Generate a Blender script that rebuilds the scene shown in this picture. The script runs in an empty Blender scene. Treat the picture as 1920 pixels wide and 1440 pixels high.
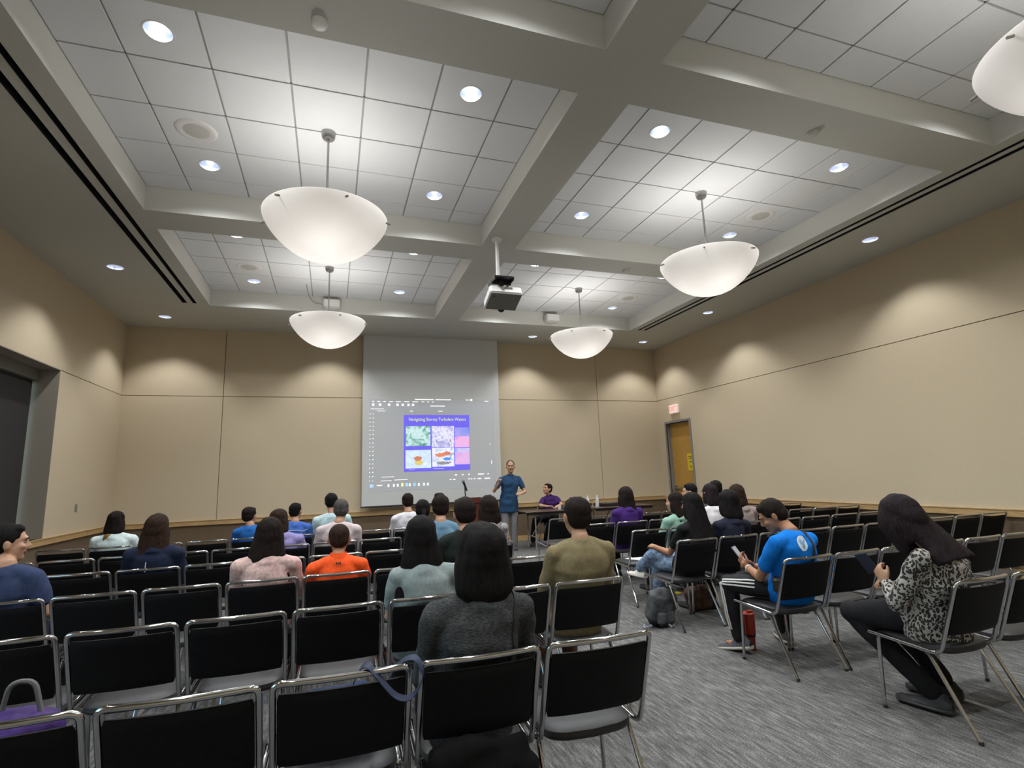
import bpy, math, random
import numpy as np
from mathutils import Vector, Matrix, noise
PI = math.pi
random.seed(7)
scene = bpy.context.scene
COL = scene.collection

# ------------------------------------------------------------------ materials
def newmat(name):
    m = bpy.data.materials.new(name); m.use_nodes = True
    nt = m.node_tree; nt.nodes.clear()
    out = nt.nodes.new('ShaderNodeOutputMaterial')
    b = nt.nodes.new('ShaderNodeBsdfPrincipled')
    nt.links.new(b.outputs[0], out.inputs[0])
    return m, nt, b, out

def mat(name, col, rough=0.6, metal=0.0, var=0.08, scale=40.0, bump=0.0, bscale=None, spec=0.5, emit=None, estr=0.0, stretch=None, col2=None, detail=3.0, sheen=0.0):
    """procedural: colour varied by noise, optional noise bump"""
    m, nt, b, out = newmat(name)
    N = nt.nodes; L = nt.links
    tc = N.new('ShaderNodeTexCoord'); mp = N.new('ShaderNodeMapping')
    L.new(tc.outputs['Object'], mp.inputs[0])
    if stretch: mp.inputs['Scale'].default_value = stretch
    nz = N.new('ShaderNodeTexNoise'); nz.inputs['Scale'].default_value = scale; nz.inputs['Detail'].default_value = detail
    L.new(mp.outputs[0], nz.inputs['Vector'])
    cr = N.new('ShaderNodeValToRGB')
    c1 = tuple(max(0, c*(1-var)) for c in col[:3])+(1,)
    c2 = tuple(min(1, c*(1+var)) for c in (col2 or col)[:3])+(1,)
    cr.color_ramp.elements[0].color = c1; cr.color_ramp.elements[1].color = c2
    cr.color_ramp.elements[0].position = .3; cr.color_ramp.elements[1].position = .7
    L.new(nz.outputs['Fac'], cr.inputs[0]); L.new(cr.outputs[0], b.inputs['Base Color'])
    b.inputs['Roughness'].default_value = rough; b.inputs['Metallic'].default_value = metal
    b.inputs['Specular IOR Level'].default_value = spec
    if sheen:
        b.inputs['Sheen Weight'].default_value = sheen
    if bump:
        n2 = N.new('ShaderNodeTexNoise'); n2.inputs['Scale'].default_value = bscale or scale*2; n2.inputs['Detail'].default_value = 4
        L.new(mp.outputs[0], n2.inputs['Vector'])
        bp = N.new('ShaderNodeBump'); bp.inputs['Strength'].default_value = bump; bp.inputs['Distance'].default_value = .01
        L.new(n2.outputs['Fac'], bp.inputs['Height']); L.new(bp.outputs[0], b.inputs['Normal'])
    if emit:
        b.inputs['Emission Color'].default_value = tuple(emit)+(1,); b.inputs['Emission Strength'].default_value = estr
    return m

M = {}
M['wall'] = mat('wall_paint', (.585,.49,.345), .85, var=.05, scale=120, bump=.25, bscale=260)
M['wains'] = mat('wainscot_fabric', (.15,.105,.065), .95, var=.2, scale=180, bump=.3, bscale=300)
M['reveal'] = mat('reveal_dark', (.22,.17,.11), .9)
M['oak'] = mat('light_oak', (.50,.33,.15), .45, var=.22, scale=9, stretch=(1,1,14), bump=.05)
M['oak_y'] = mat('honey_door_veneer', (.48,.27,.055), .5, var=.2, scale=14, stretch=(6,6,1), bump=.05)
M['soffit'] = mat('soffit_paint', (.515,.52,.48), .9, var=.03, scale=90, bump=.1, bscale=200)
M['coffer'] = mat('coffer_white_paint', (.60,.60,.565), .9, var=.02, scale=90)
M['tile'] = mat('acoustic_tile', (.74,.765,.78), .95, var=.05, scale=160, bump=.3, bscale=300)
M['tee'] = mat('tee_bar', (.34,.34,.34), .6)  # darker than real tees: regress shadow between tiles painted into the grey
M['black'] = mat('black_void', (.004,.004,.004), .9)
M['frame'] = mat('grey_door_frame', (.25,.225,.215), .5)
M['vinyl'] = mat('black_vinyl', (.005,.005,.006), .6, var=.3, scale=60, bump=.12, bscale=350, spec=.18)
M['seatv'] = mat('seat_vinyl', (.018,.018,.020), .42, var=.2, scale=60, bump=.15, bscale=350, spec=.45)
M['chrome'] = mat('chrome_tube', (.55,.55,.56), .07, metal=1.0, var=.03, scale=30)
M['rubber'] = mat('black_rubber', (.02,.02,.02), .7)
M['steel'] = mat('brushed_nickel', (.38,.38,.38), .35, metal=.9, var=.05)
M['white'] = mat('white_plastic', (.75,.75,.74), .45, var=.02)
M['dkplastic'] = mat('black_plastic', (.015,.015,.016), .4)
M['greyplastic'] = mat('projector_underside', (.20,.20,.18), .55)
M['table'] = mat('dark_walnut_laminate', (.045,.022,.016), .35, var=.3, scale=10, stretch=(1,8,1))
M['mahog'] = mat('mahogany_lectern', (.10,.022,.012), .35, var=.25, scale=12, stretch=(1,1,.2))
M['reflector'] = mat('downlight_reflector', (.80,.84,.95), .22, metal=.95, var=.02)
M['blind'] = mat('blackout_blind', (.028,.026,.024), .9, var=.2, scale=200, bump=.2)
M['fascia'] = mat('blind_fascia', (.16,.155,.14), .6)
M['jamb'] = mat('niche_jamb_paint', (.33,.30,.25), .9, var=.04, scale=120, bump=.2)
M['screen'] = mat('projection_screen_fabric', (.62,.635,.63), .85, var=.02, scale=200)

def carpet():
    m, nt, b, out = newmat('grey_streaked_carpet'); N = nt.nodes; L = nt.links
    tc = N.new('ShaderNodeTexCoord'); mp = N.new('ShaderNodeMapping')
    mp.inputs['Rotation'].default_value = (0,0,math.radians(8)); mp.inputs['Scale'].default_value = (34,4.5,1)
    L.new(tc.outputs['Object'], mp.inputs[0])
    n1 = N.new('ShaderNodeTexNoise'); n1.inputs['Scale'].default_value = 1.5; n1.inputs['Detail'].default_value = 5; n1.inputs['Roughness'].default_value=.65
    L.new(mp.outputs[0], n1.inputs['Vector'])
    n2 = N.new('ShaderNodeTexNoise'); n2.inputs['Scale'].default_value = 130; n2.inputs['Detail'].default_value = 3
    L.new(tc.outputs['Object'], n2.inputs['Vector'])
    mx = N.new('ShaderNodeMix'); mx.data_type='FLOAT'; mx.inputs['Factor'].default_value=.42
    L.new(n1.outputs['Fac'], mx.inputs['A']); L.new(n2.outputs['Fac'], mx.inputs['B'])
    cr = N.new('ShaderNodeValToRGB'); e = cr.color_ramp.elements
    e[0].position=.36; e[0].color=(.05,.05,.05,1); e[1].position=.66; e[1].color=(.27,.268,.258,1)
    x = e.new(.5); x.color=(.118,.117,.113,1)
    L.new(mx.outputs['Result'], cr.inputs[0]); L.new(cr.outputs[0], b.inputs['Base Color'])
    b.inputs['Roughness'].default_value=.95; b.inputs['Specular IOR Level'].default_value=.15
    bp = N.new('ShaderNodeBump'); bp.inputs['Strength'].default_value=.6; bp.inputs['Distance'].default_value=.006
    L.new(mx.outputs['Result'], bp.inputs['Height']); L.new(bp.outputs[0], b.inputs['Normal'])
    return m
M['carpet'] = carpet()

def bowlmat():
    m = bpy.data.materials.new('frosted_bowl_glass'); m.use_nodes=True; nt=m.node_tree; nt.nodes.clear(); N=nt.nodes; L=nt.links
    out=N.new('ShaderNodeOutputMaterial'); d=N.new('ShaderNodeBsdfDiffuse'); t=N.new('ShaderNodeBsdfTranslucent'); mx=N.new('ShaderNodeMixShader')
    nz=N.new('ShaderNodeTexNoise'); nz.inputs['Scale'].default_value=3; cr=N.new('ShaderNodeValToRGB')
    cr.color_ramp.elements[0].color=(.565,.55,.535,1); cr.color_ramp.elements[1].color=(.62,.605,.59,1)
    L.new(nz.outputs['Fac'],cr.inputs[0]); L.new(cr.outputs[0],d.inputs[0]); L.new(cr.outputs[0],t.inputs[0])
    mx.inputs[0].default_value=.15; L.new(d.outputs[0],mx.inputs[1]); L.new(t.outputs[0],mx.inputs[2])
    e=N.new('ShaderNodeEmission'); e.inputs[0].default_value=(1,.93,.84,1); e.inputs[1].default_value=.12
    ad=N.new('ShaderNodeAddShader'); L.new(mx.outputs[0],ad.inputs[0]); L.new(e.outputs[0],ad.inputs[1]); L.new(ad.outputs[0],out.inputs[0])
    return m
M['bowl'] = bowlmat()

def emat(name, col, s):
    m = bpy.data.materials.new(name); m.use_nodes=True; nt=m.node_tree; nt.nodes.clear()
    out=nt.nodes.new('ShaderNodeOutputMaterial'); e=nt.nodes.new('ShaderNodeEmission'); nz=nt.nodes.new('ShaderNodeTexNoise'); nz.inputs['Scale'].default_value=8
    cr=nt.nodes.new('ShaderNodeValToRGB'); cr.color_ramp.elements[0].color=tuple(c*.96 for c in col)+(1,); cr.color_ramp.elements[1].color=tuple(col)+(1,)
    nt.links.new(nz.outputs['Fac'],cr.inputs[0]); nt.links.new(cr.outputs[0],e.inputs[0]); e.inputs[1].default_value=s; nt.links.new(e.outputs[0],out.inputs[0]); return m
M['lamp'] = emat('downlight_lamp', (.92,.96,1), 14)

# ------------------------------------------------------------------ mesh builder
class MB:
    def __init__(s): s.v=[]; s.f=[]; s.mi=[]; s.cur=0
    def add(s, vs, fs):
        o=len(s.v); s.v+= [tuple(v) for v in vs]; s.f+= [tuple(o+i for i in f) for f in fs]; s.mi += [s.cur]*len(fs)
    def box(s, x0,x1,y0,y1,z0,z1, M4=None):
        vs=[Vector((x,y,z)) for z in (z0,z1) for y in (y0,y1) for x in (x0,x1)]
        if M4: vs=[M4@v for v in vs]
        s.add(vs,[(0,2,3,1),(4,5,7,6),(0,1,5,4),(2,6,7,3),(0,4,6,2),(1,3,7,5)])
    def quad(s,a,b,c,d): s.add([a,b,c,d],[(0,1,2,3)])
    def rbox(s, x0,x1,y0,y1,z0,z1,r=.01,M4=None):
        """box with chamfered edges"""
        cx,cy,cz=(x0+x1)/2,(y0+y1)/2,(z0+z1)/2; hx,hy,hz=(x1-x0)/2,(y1-y0)/2,(z1-z0)/2; r=min(r,hx*.99,hy*.99,hz*.99)
        secs=[]
        for z,k in ((-hz,r),(-hz+r,0),(hz-r,0),(hz,r)):
            a=hx-k; b=hy-k; c=max(r-k*.7,1e-4)
            secs.append([(a-c,-b,z),(a,-b+c,z),(a,b-c,z),(a-c,b,z),(-a+c,b,z),(-a,b-c,z),(-a,-b+c,z),(-a+c,-b,z)])
        vs=[Vector((cx+p[0],cy+p[1],cz+p[2])) for q in secs for p in q]
        if M4: vs=[M4@v for v in vs]
        fs=[tuple(range(7,-1,-1)),tuple(range(24,32))]
        for k in range(3):
            for i in range(8): j=(i+1)%8; fs.append((k*8+i,k*8+j,k*8+8+j,k*8+8+i))
        s.add(vs,fs)
    def rings(s, rings, cap=True, closed=False):
        n=len(rings[0]); vs=[p for r in rings for p in r]; fs=[]
        for k in range(len(rings)-1):
            for i in range(n): j=(i+1)%n; fs.append((k*n+i,k*n+j,(k+1)*n+j,(k+1)*n+i))
        if cap: fs.append(tuple(range(n-1,-1,-1))); fs.append(tuple((len(rings)-1)*n+i for i in range(n)))
        s.add(vs,fs)
    def cyl(s,p0,p1,r0,r1=None,n=16,cap=True):
        r1=r0 if r1 is None else r1; p0=Vector(p0);p1=Vector(p1); d=(p1-p0).normalized()
        a=d.orthogonal().normalized(); b=d.cross(a)
        s.rings([[p+(a*math.cos(t)+b*math.sin(t))*r for t in [2*PI*i/n for i in range(n)]] for p,r in ((p0,r0),(p1,r1))],cap)
    def tube(s,pts,r,n=8,cap=True):
        pts=[Vector(p) for p in pts]; rr=r if isinstance(r,(list,tuple)) else [r]*len(pts)
        up=None; R=[]
        for i,p in enumerate(pts):
            t=((pts[min(i+1,len(pts)-1)]-pts[max(i-1,0)])).normalized()
            if up is None: up=t.orthogonal().normalized()
            up=(up-t*up.dot(t)).normalized(); b=t.cross(up)
            R.append([p+(up*math.cos(a)+b*math.sin(a))*rr[i] for a in [2*PI*k/n for k in range(n)]])
        s.rings(R,cap)
    def lathe(s,prof,c=(0,0,0),n=32,cap=False):
        s.rings([[(c[0]+r*math.cos(t),c[1]+r*math.sin(t),c[2]+z) for t in [2*PI*i/n for i in range(n)]] for r,z in prof],cap)
    def ell(s,c,r,M3=None,nu=16,nv=10):
        c=Vector(c); R=[]
        for j in range(nv+1):
            ph=-PI/2+PI*j/nv; ph=max(min(ph,PI/2-.02),-PI/2+.02)
            ring=[]
            for i in range(nu):
                t=2*PI*i/nu; v=Vector((r[0]*math.cos(ph)*math.cos(t),r[1]*math.cos(ph)*math.sin(t),r[2]*math.sin(ph)))
                ring.append(c+(M3@v if M3 else v))
            R.append(ring)
        s.rings(R,True)
    def mesh(s,name,mats,smooth=True,angle=40):
        me=bpy.data.meshes.new(name); me.from_pydata([tuple(v) for v in s.v],[],s.f); me.validate()
        for m in (mats if isinstance(mats,(list,tuple)) else [mats]): me.materials.append(m)
        if len(s.mi)==len(me.polygons):
            me.polygons.foreach_set('material_index',s.mi)
        if smooth:
            me.polygons.foreach_set('use_smooth',[True]*len(me.polygons))
            try: me.set_sharp_from_angle(angle=math.radians(angle))
            except Exception: pass
        me.update(); return me
    def build(s,name,mats,parent=None,smooth=True,loc=None,rotz=0,angle=40):
        o=bpy.data.objects.new(name,s.mesh(name,mats,smooth,angle)); COL.objects.link(o)
        if parent is not None: o.parent=parent
        if loc is not None: o.location=loc
        o.rotation_euler=(0,0,rotz)
        return o

def fillet(pts, r, k=5):
    pts=[Vector(p) for p in pts]; out=[pts[0]]
    for i in range(1,len(pts)-1):
        p=pts[i]; a=(pts[i-1]-p); b=(pts[i+1]-p); rr=min(r,a.length*.48,b.length*.48)
        A=p+a.normalized()*rr; B=p+b.normalized()*rr
        for j in range(k+1):
            t=j/k; out.append(A*(1-t)**2+p*2*t*(1-t)+B*t*t)
    out.append(pts[-1]); return out

def tag(o,label=None,cat=None,group=None,kind=None):
    if label: o['label']=label
    if cat: o['category']=cat
    if group: o['group']=group
    if kind: o['kind']=kind
    return o
def empty(name,loc,rz=0):
    e=bpy.data.objects.new(name,None); COL.objects.link(e); e.location=loc; e.rotation_euler=(0,0,rz); e.empty_display_size=.1; return e
def struct(name,mb,mats,smooth=False,label=None,parent=None):
    o=mb.build(name,mats,parent,smooth)
    if parent is None: o['kind']='structure'
    if label: o['label']=label
    return o
def copy_tree(o,parent=None):
    c=o.copy(); COL.objects.link(c)
    if parent is not None: c.parent=parent
    for ch in list(o.children): copy_tree(ch,c)
    return c

# ------------------------------------------------------------------ room dimensions (metres)
XL,XR,YB,YF = -3.79,7.957,-1.65,11.75
ZC,ZU,HR = 4.573,4.868,3.213
RAIL0,RAIL1 = .735,.815
CX=[(-2.075,1.886),(2.362,6.299)]
CY=[(-.01,3.061),(3.540,6.601),(7.087,10.114)]
TX=[-1.617,2.813]            # first full tile line
TY=[.909,4.458,8.003]        # tile line (second)
T=.6096

def floor_():
    m=MB(); m.box(XL-.5,XR+.02,YB,YF,-.1,0); struct('floor',m,M['carpet'])
floor_()

def wall_panels(m, axis, pos, thick, a0, a1, joints, z0=0.0):
    pass

# front wall (slabs with reveals)
def slab(m, plane, p0, p1, a0,a1,z0,z1):
    if plane=='y': m.box(a0,a1,min(p0,p1),max(p0,p1),z0,z1)
    else: m.box(min(p0,p1),max(p0,p1),a0,a1,z0,z1)
g=.006
def front():
    m=MB(); xs=[XL,-2.075,6.25,XR]
    for i in range(3):
        a=xs[i]+(g if i else 0); b=xs[i+1]-(g if i<2 else 0)
        slab(m,'y',YF,YF+.02,a,b,RAIL1-.02,HR-g); slab(m,'y',YF,YF+.02,a,b,HR+g,ZC+.02)
    w=struct('wall_front',m,M['wall'])
    b=MB(); b.box(XL-.1,XR+.1,YF+.02,YF+.12,0,ZC+.4); b.build('reveal_backing',M['reveal'],w,False)
    c=MB(); c.box(XL,XR,YF+.001,YF+.02,0,RAIL0+.02); c.build('wainscot',M['wains'],w,False)
front()
DY0,DY1,DZ=10.50,11.42,2.59
def right():
    m=MB()
    for (a,b) in ((YB,DY0),(DY1,YF)):
        slab(m,'x',XR,XR+.02,a,b,RAIL1-.02,HR-g)
    slab(m,'x',XR,XR+.02,DY0,DY1,DZ,HR-g)
    slab(m,'x',XR,XR+.02,YB,YF,HR+g,ZC+.02)
    w=struct('wall_right',m,M['wall'])
    b=MB()
    b.box(XR+.02,XR+.12,YB-.1,DY0-.02,0,ZC+.4); b.box(XR+.02,XR+.12,DY1+.02,YF+.1,0,ZC+.4); b.box(XR+.02,XR+.12,DY0,DY1,DZ,ZC+.4)
    b.build('reveal_backing',M['reveal'],w,False)
    c=MB()
    for (a,b2) in ((YB,DY0-.05),(DY1+.05,YF)): c.box(XR+.001,XR+.02,a,b2,0,RAIL0+.02)
    c.build('wainscot',M['wains'],w,False)
right()
NY0,NY1,NX=5.2,9.33,-4.16      # blind niche in the left wall
WY0,WY1=.3,3.9                 # second window nearer the camera
def left():
    m=MB()
    def seg(a,b):
        slab(m,'x',XL,XL-.02,a,b,RAIL1-.02,HR-g)
    for a,b in ((YB,WY0),(WY1,NY0),(NY1,YF)): seg(a,b)
    slab(m,'x',XL,XL-.02,YB,YF,HR+g,ZC+.02)
    w=struct('wall_left',m,M['wall'])
    b=MB()
    for a,c in ((YB-.1,WY0),(WY1,NY0),(NY1,YF+.1)): b.box(XL-.12,XL-.02,a,c,0,ZC+.4)
    for a,c in ((WY0,WY1),(NY0,NY1)): b.box(XL-.12,XL-.02,a,c,HR,ZC+.4); b.box(XL-.12,XL-.02,a,c,0,.82)
    b.build('reveal_backing',M['reveal'],w,False)
    c=MB(); c.box(XL-.02,XL-.001,YB,YF,0,RAIL0+.02); c.build('wainscot',M['wains'],w,False)
    n=MB()
    for a,c2 in ((WY0,WY1),(NY0,NY1)):
        n.box(NX-.1,XL-.001,c2-.006,c2+.03,.8,HR+.1); n.box(NX-.1,XL-.001,a-.03,a+.006,.8,HR+.1)
        n.box(NX-.1,XL-.001,a,c2,HR-.006,HR+.05); n.box(NX-.1,XL-.0,a,c2,.79,.82)
    n.build('niche_lining',M['jamb'],w,False)
left()
m=MB(); m.box(XL-.5,XR+.1,YB-.1,YB,0,ZC+.4); struct('wall_back',m,M['wall'])

def rail(name,z0,z1,d,mt):
    m=MB(); m.box(XL,XR,YF-d,YF+.001,z0,z1); struct('%s_front'%name,m,mt)
    m=MB(); m.box(XR-d,XR+.001,YB,DY0-.05,z0,z1); m.box(XR-d,XR+.001,DY1+.05,YF-d,z0,z1); struct('%s_right'%name,m,mt)
    m=MB(); m.box(XL-.001,XL+d,YB,YF-d,z0,z1); struct('%s_left'%name,m,mt)
def rails():
    d=.028
    m=MB(); m.box(XL,XR,YF-d,YF+.001,RAIL0,RAIL1); m.box(XL,XR,YF-d-.008,YF,RAIL1,RAIL1+.012); o=struct('trim_1',m,M['oak'])
    m=MB(); m.box(XR-d,XR+.001,YB,DY0-.05,RAIL0,RAIL1); m.box(XR-d,XR+.001,DY1+.05,YF-d,RAIL0,RAIL1); m.box(XR-d-.008,XR,YB,DY0-.05,RAIL1,RAIL1+.012); struct('trim_2',m,M['oak'])
    m=MB(); m.box(XL-.001,XL+d,YB,YF-d,RAIL0,RAIL1); m.box(XL,XL+d+.008,YB,YF-d,RAIL1,RAIL1+.012); struct('trim_3',m,M['oak'])
rails()
rail('baseboard',0,.108,.016,M['oak'])

# left windows: pane, frame, blind
def window(n,a,b,blind):
    w=empty('window_%d'%n,(NX-.02,(a+b)/2,.82)); w['kind']='structure'
    fm=MB(); x=0; h=HR-.82; L=(b-a)/2
    fm.box(-.05,.0,-L,-L+.05,0,h); fm.box(-.05,.0,L-.05,L,0,h); fm.box(-.05,0,-L,L,0,.05); fm.box(-.05,0,-L,L,h-.05,h)
    for k in (-L/3,L/3): fm.box(-.05,0,k-.025,k+.025,0,h)
    fm.build('window_frame',M['frame'],w,False)
    gm,nt,bb,_=newmat('window_glass_%d'%n); bb.inputs['Base Color'].default_value=(.85,.95,.9,1); bb.inputs['Roughness'].default_value=.02; bb.inputs['Transmission Weight'].default_value=1; bb.inputs['IOR'].default_value=1.02
    gg=MB(); gg.box(-.03,-.024,-L,L,0,h); gg.build('pane',gm,w,False)
    if blind is not None:
        f=MB(); f.rbox(.03,.16,-L+.01,L-.01,h-.17,h-.001,.006); f.build('blind_fascia',M['fascia'],w)
        bl=MB(); bl.box(.085,.09,-L+.03,L-blind,.03,h-.1); bl.box(.078,.097,-L+.03,L-blind,.008,.04); bl.build('roller_blind',M['blind'],w,False)
window(1,NY0,NY1,.045)
window(2,WY0,WY1,None)

# door in the right wall
def door():
    d=empty('door_1',(XR,(DY0+DY1)/2,0)); d['kind']='structure'; d['label']='honey veneer door in a grey metal frame on the right wall'
    L=(DY1-DY0)/2
    f=MB()
    for s in (-1,1):
        f.box(-.02,.16,min(s*L,s*(L+.05)),max(s*L,s*(L+.05)),0,DZ+.05)
        f.box(.10,.16,min(s*L,s*(L-.02)),max(s*L,s*(L-.02)),0,DZ)
    f.box(-.02,.16,-L,L,DZ,DZ+.05); f.box(.1,.16,-L,L,DZ-.02,DZ)
    f.build('door_frame',M['frame'],d,False)
    l=MB(); l.box(.105,.15,-L+.02,L-.02,.01,DZ-.02); lf=l.build('door_leaf',M['oak_y'],d,False)
    p=MB(); p.rbox(.04,.075,-L+.06,L-.06,.98,1.03,.01); p.box(.07,.106,-L+.05,-L+.12,.94,1.07); p.box(.07,.106,L-.12,L-.05,.94,1.07); p.build('door_handle',M['steel'],lf)
    return d
door()

def text(body,size,mt,parent,M4,name='lettering',ext=.001,align='CENTER',sx=1.0):
    cu=bpy.data.curves.new(name,'FONT'); cu.body=body; cu.size=size; cu.extrude=ext; cu.align_x=align; cu.align_y='CENTER'; cu.resolution_u=3
    tmp=bpy.data.objects.new('tmp',cu); COL.objects.link(tmp); bpy.context.view_layer.update()
    me=bpy.data.meshes.new_from_object(tmp.evaluated_get(bpy.context.evaluated_depsgraph_get())); bpy.data.objects.remove(tmp)
    me.name=name; me.materials.clear(); me.materials.append(mt); me.transform(M4@Matrix.Diagonal((sx,1,1,1)))
    o=bpy.data.objects.new(name,me); COL.objects.link(o); o.parent=parent; return o

# notices on the door and exit sign.  local x for text on right wall: reading direction -y, facing -x
def facing(loc, nrm, up=Vector((0,0,1))):
    n=Vector(nrm).normalized(); x=up.cross(n).normalized(); y=n.cross(x)
    m=Matrix.Identity(4)
    for i in range(3): m[i][0]=x[i]; m[i][1]=y[i]; m[i][2]=n[i]; m[i][3]=loc[i]
    return m
M['ypaper']=mat('yellow_notice_paper',(.75,.55,.02),.8,var=.05); M['ink']=mat('dark_ink',(.03,.03,.03),.7); M['red']=emat('exit_red',(1,.10,.06),1.1)
M['exitface']=mat('exit_sign_face',(.85,.72,.66),.5,emit=(1,.8,.75),estr=.25)
def notice():
    t=MB(); t.box(-.004,0,-.11,.11,0,.40); o=t.build('door_notice',M['ypaper'],None,False,(XR+.104,10.72,1.42))
    tag(o,'yellow paper notice taped to the honey wooden door','notice')
    k=MB()
    for z,w in ((.33,.07),(.29,.06),(.20,.05),(.10,.03),(.07,.02)): k.box(-.006,-.004,-w,w,z-.008,z+.008)
    k.build('print_lines',M['ink'],o,False)
notice()
def exitsign():
    e=MB(); e.rbox(-.07,0,-.16,.16,-.10,.10,.008); o=e.build('exit_sign',M['exitface'],None,True,(XR,11.0,2.915))
    tag(o,'white box sign with red EXIT letters above the wooden door','sign')
    text('EXIT',.17,M['red'],o,facing((-.0712,0,0),(-1,0,0)),sx=.78,ext=.0015)
exitsign()

# wall outlets
def outlet(x,y,z,nrm,label):
    m=MB(); m.rbox(-.035,.035,-.004,.004,-.057,.057,.003)
    for s in (-1,1): m.rbox(-.016,.016,-.007,-.003,s*.025-.014,s*.025+.014,.003)
    o=m.build('wall_outlet',M['frame'] if nrm=='x' else M['oak'],None,True,(x,y,z),0 if nrm=='y' else -PI/2 if x>0 else PI/2)
    tag(o,label,'outlet')
outlet(4.76,YF-.004,1.14,'y','small tan wall plate on the front wall behind the seated presenter')
outlet(XL+.005,10.28,1.20,'x','small dark wall plate on the left wall beside the blind niche')
# lamp powers (watts) and exposure
PW_U, PW_C, PW_B = 90.0, 60.0, 3.2
SKY = 0.35
EXPO = .68
# ------------------------------------------------------------------ ceiling
DLU=[]   # downlights in the tiled coffers
for ci,(x0,x1) in enumerate(CX):
    for yi,(y0,y1) in enumerate(CY):
        for dx in (-.3048,.3048*7):
            for dy in (-.3048,.3048*5):
                DLU.append((TX[ci]+ (.3048 if dx<0 else .3048*9), TY[yi]+dy, ci, yi))
DLC=[(-2.97,10.98,'front left corner'),(-.09,11.0,'front, left of screen centre'),(4.31,11.03,'front, right of the screen'),(7.2,11.0,'front right corner'),
     (-2.97,8.55,'left side, second from front wall'),(-2.97,5.06,'left side, third from front wall'),(-2.97,1.55,'left side, nearest the camera'),
     (7.19,8.57,'right side, second from front wall'),(7.19,5.08,'right side, third from front wall'),(7.19,1.55,'right side, nearest the camera')]
SLOT=[(-2.315,-2.255),(-2.475,-2.400),(6.455,6.515),(6.590,6.665)]
SY1=10.04
HS=.13
def annulus(m,cx,cy,z,r,n=24):
    vs=[];fs=[]
    for i in range(n):
        a=2*PI*i/n; c,s=math.cos(a),math.sin(a); k=HS/max(abs(c),abs(s))
        vs+=[(cx+c*r,cy+s*r,z),(cx+c*k,cy+s*k,z)]
    for i in range(n):
        j=(i+1)%n; fs.append((2*i,2*i+1,2*j+1,2*j))
    m.add(vs,fs)
def soffit():
    xs=set([XL-.5,XR+.1]); ys=set([YB-.05,YF+.05])
    holes=[]
    for x0,x1 in CX:
        for y0,y1 in CY: holes.append((x0,x1,y0,y1))
    for a,b in SLOT: holes.append((a,b,YB,SY1))
    dl=[(x-HS,x+HS,y-HS,y+HS) for x,y,_ in DLC]
    for h in holes+dl: xs|={h[0],h[1]}; ys|={h[2],h[3]}
    xs=sorted(xs); ys=sorted(ys); m=MB()
    for i in range(len(xs)-1):
        run=None
        for j in range(len(ys)-1):
            cx=(xs[i]+xs[i+1])/2; cy=(ys[j]+ys[j+1])/2
            hit=any(h[0]<cx<h[1] and h[2]<cy<h[3] for h in holes+dl)
            if not hit:
                if run is None: run=ys[j]
            if hit or j==len(ys)-2:
                end=ys[j] if hit else ys[j+1]
                if run is not None:
                    m.quad((xs[i],run,ZC),(xs[i],end,ZC),(xs[i+1],end,ZC),(xs[i+1],run,ZC)); run=None
    for x,y,_ in DLC: annulus(m,x,y,ZC,.098)
    c=struct('ceiling',m,M['soffit'])
    # fascia of each coffer
    f=MB()
    for x0,x1 in CX:
        for y0,y1 in CY:
            z1=ZU+.03
            f.quad((x0,y0,ZC),(x1,y0,ZC),(x1,y0,z1),(x0,y0,z1)); f.quad((x0,y1,ZC),(x1,y1,ZC),(x1,y1,z1),(x0,y1,z1))
            f.quad((x0,y0,ZC),(x0,y1,ZC),(x0,y1,z1),(x0,y0,z1)); f.quad((x1,y0,ZC),(x1,y1,ZC),(x1,y1,z1),(x1,y0,z1))
    f.build('coffer_fascia',M['coffer'],c,False)
    for ci,(x0,x1) in enumerate(CX):
        for yi,(y0,y1) in enumerate(CY):
            gx=[x0]+[TX[ci]+k*T for k in range(6)]+[x1]
            gy=[y0]+[TY[yi]+(k-1)*T for k in range(5)]+[y1]
            t=MB(); w=.009
            for i in range(len(gx)-1):
                for j in range(len(gy)-1):
                    a,b,c2,d=gx[i]+w,gx[i+1]-w,gy[j]+w,gy[j+1]-w; z=ZU
                    dlh=[(p,q) for p,q,ca,cb in DLU if ca==ci and cb==yi and a<p<b and c2<q<d]
                    if dlh:
                        p,q=dlh[0]
                        for (A,B,Cc,D) in ((a,p-HS,c2,d),(p+HS,b,c2,d),(p-HS,p+HS,c2,q-HS),(p-HS,p+HS,q+HS,d)):
                            t.quad((A,Cc,z),(A,D,z),(B,D,z),(B,Cc,z))
                        annulus(t,p,q,z,.098)
                    else: t.quad((a,c2,z),(a,d,z),(b,d,z),(b,c2,z))
                    for (p1,p2) in (((a,c2),(b,c2)),((b,c2),(b,d)),((b,d),(a,d)),((a,d),(a,c2))):
                        t.quad((p1[0],p1[1],z),(p2[0],p2[1],z),(p2[0],p2[1],z+.012),(p1[0],p1[1],z+.012))
            t.build('tile_field',M['tile'],c,False)
            e=MB()
            for gxx in gx[1:-1]: e.box(gxx-w,gxx+w,y0,y1,ZU+.009,ZU+.014)
            for gyy in gy[1:-1]: e.box(x0,x1,gyy-w,gyy+w,ZU+.009,ZU+.014)
            e.box(x0,x0+w,y0,y1,ZU+.009,ZU+.014); e.box(x1-w,x1,y0,y1,ZU+.009,ZU+.014); e.box(x0,x1,y0,y0+w,ZU+.009,ZU+.014); e.box(x0,x1,y1-w,y1,ZU+.009,ZU+.014)
            e.build('tee_grid',M['tee'],c,False)
    # structural deck above so that no light enters
    dk=MB(); dk.box(XL-.6,XR+.3,YB-.2,YF+.2,ZU+.35,ZU+.4); dk.build('deck',M['black'],c,False)
    return c
CEIL=soffit()
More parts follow.
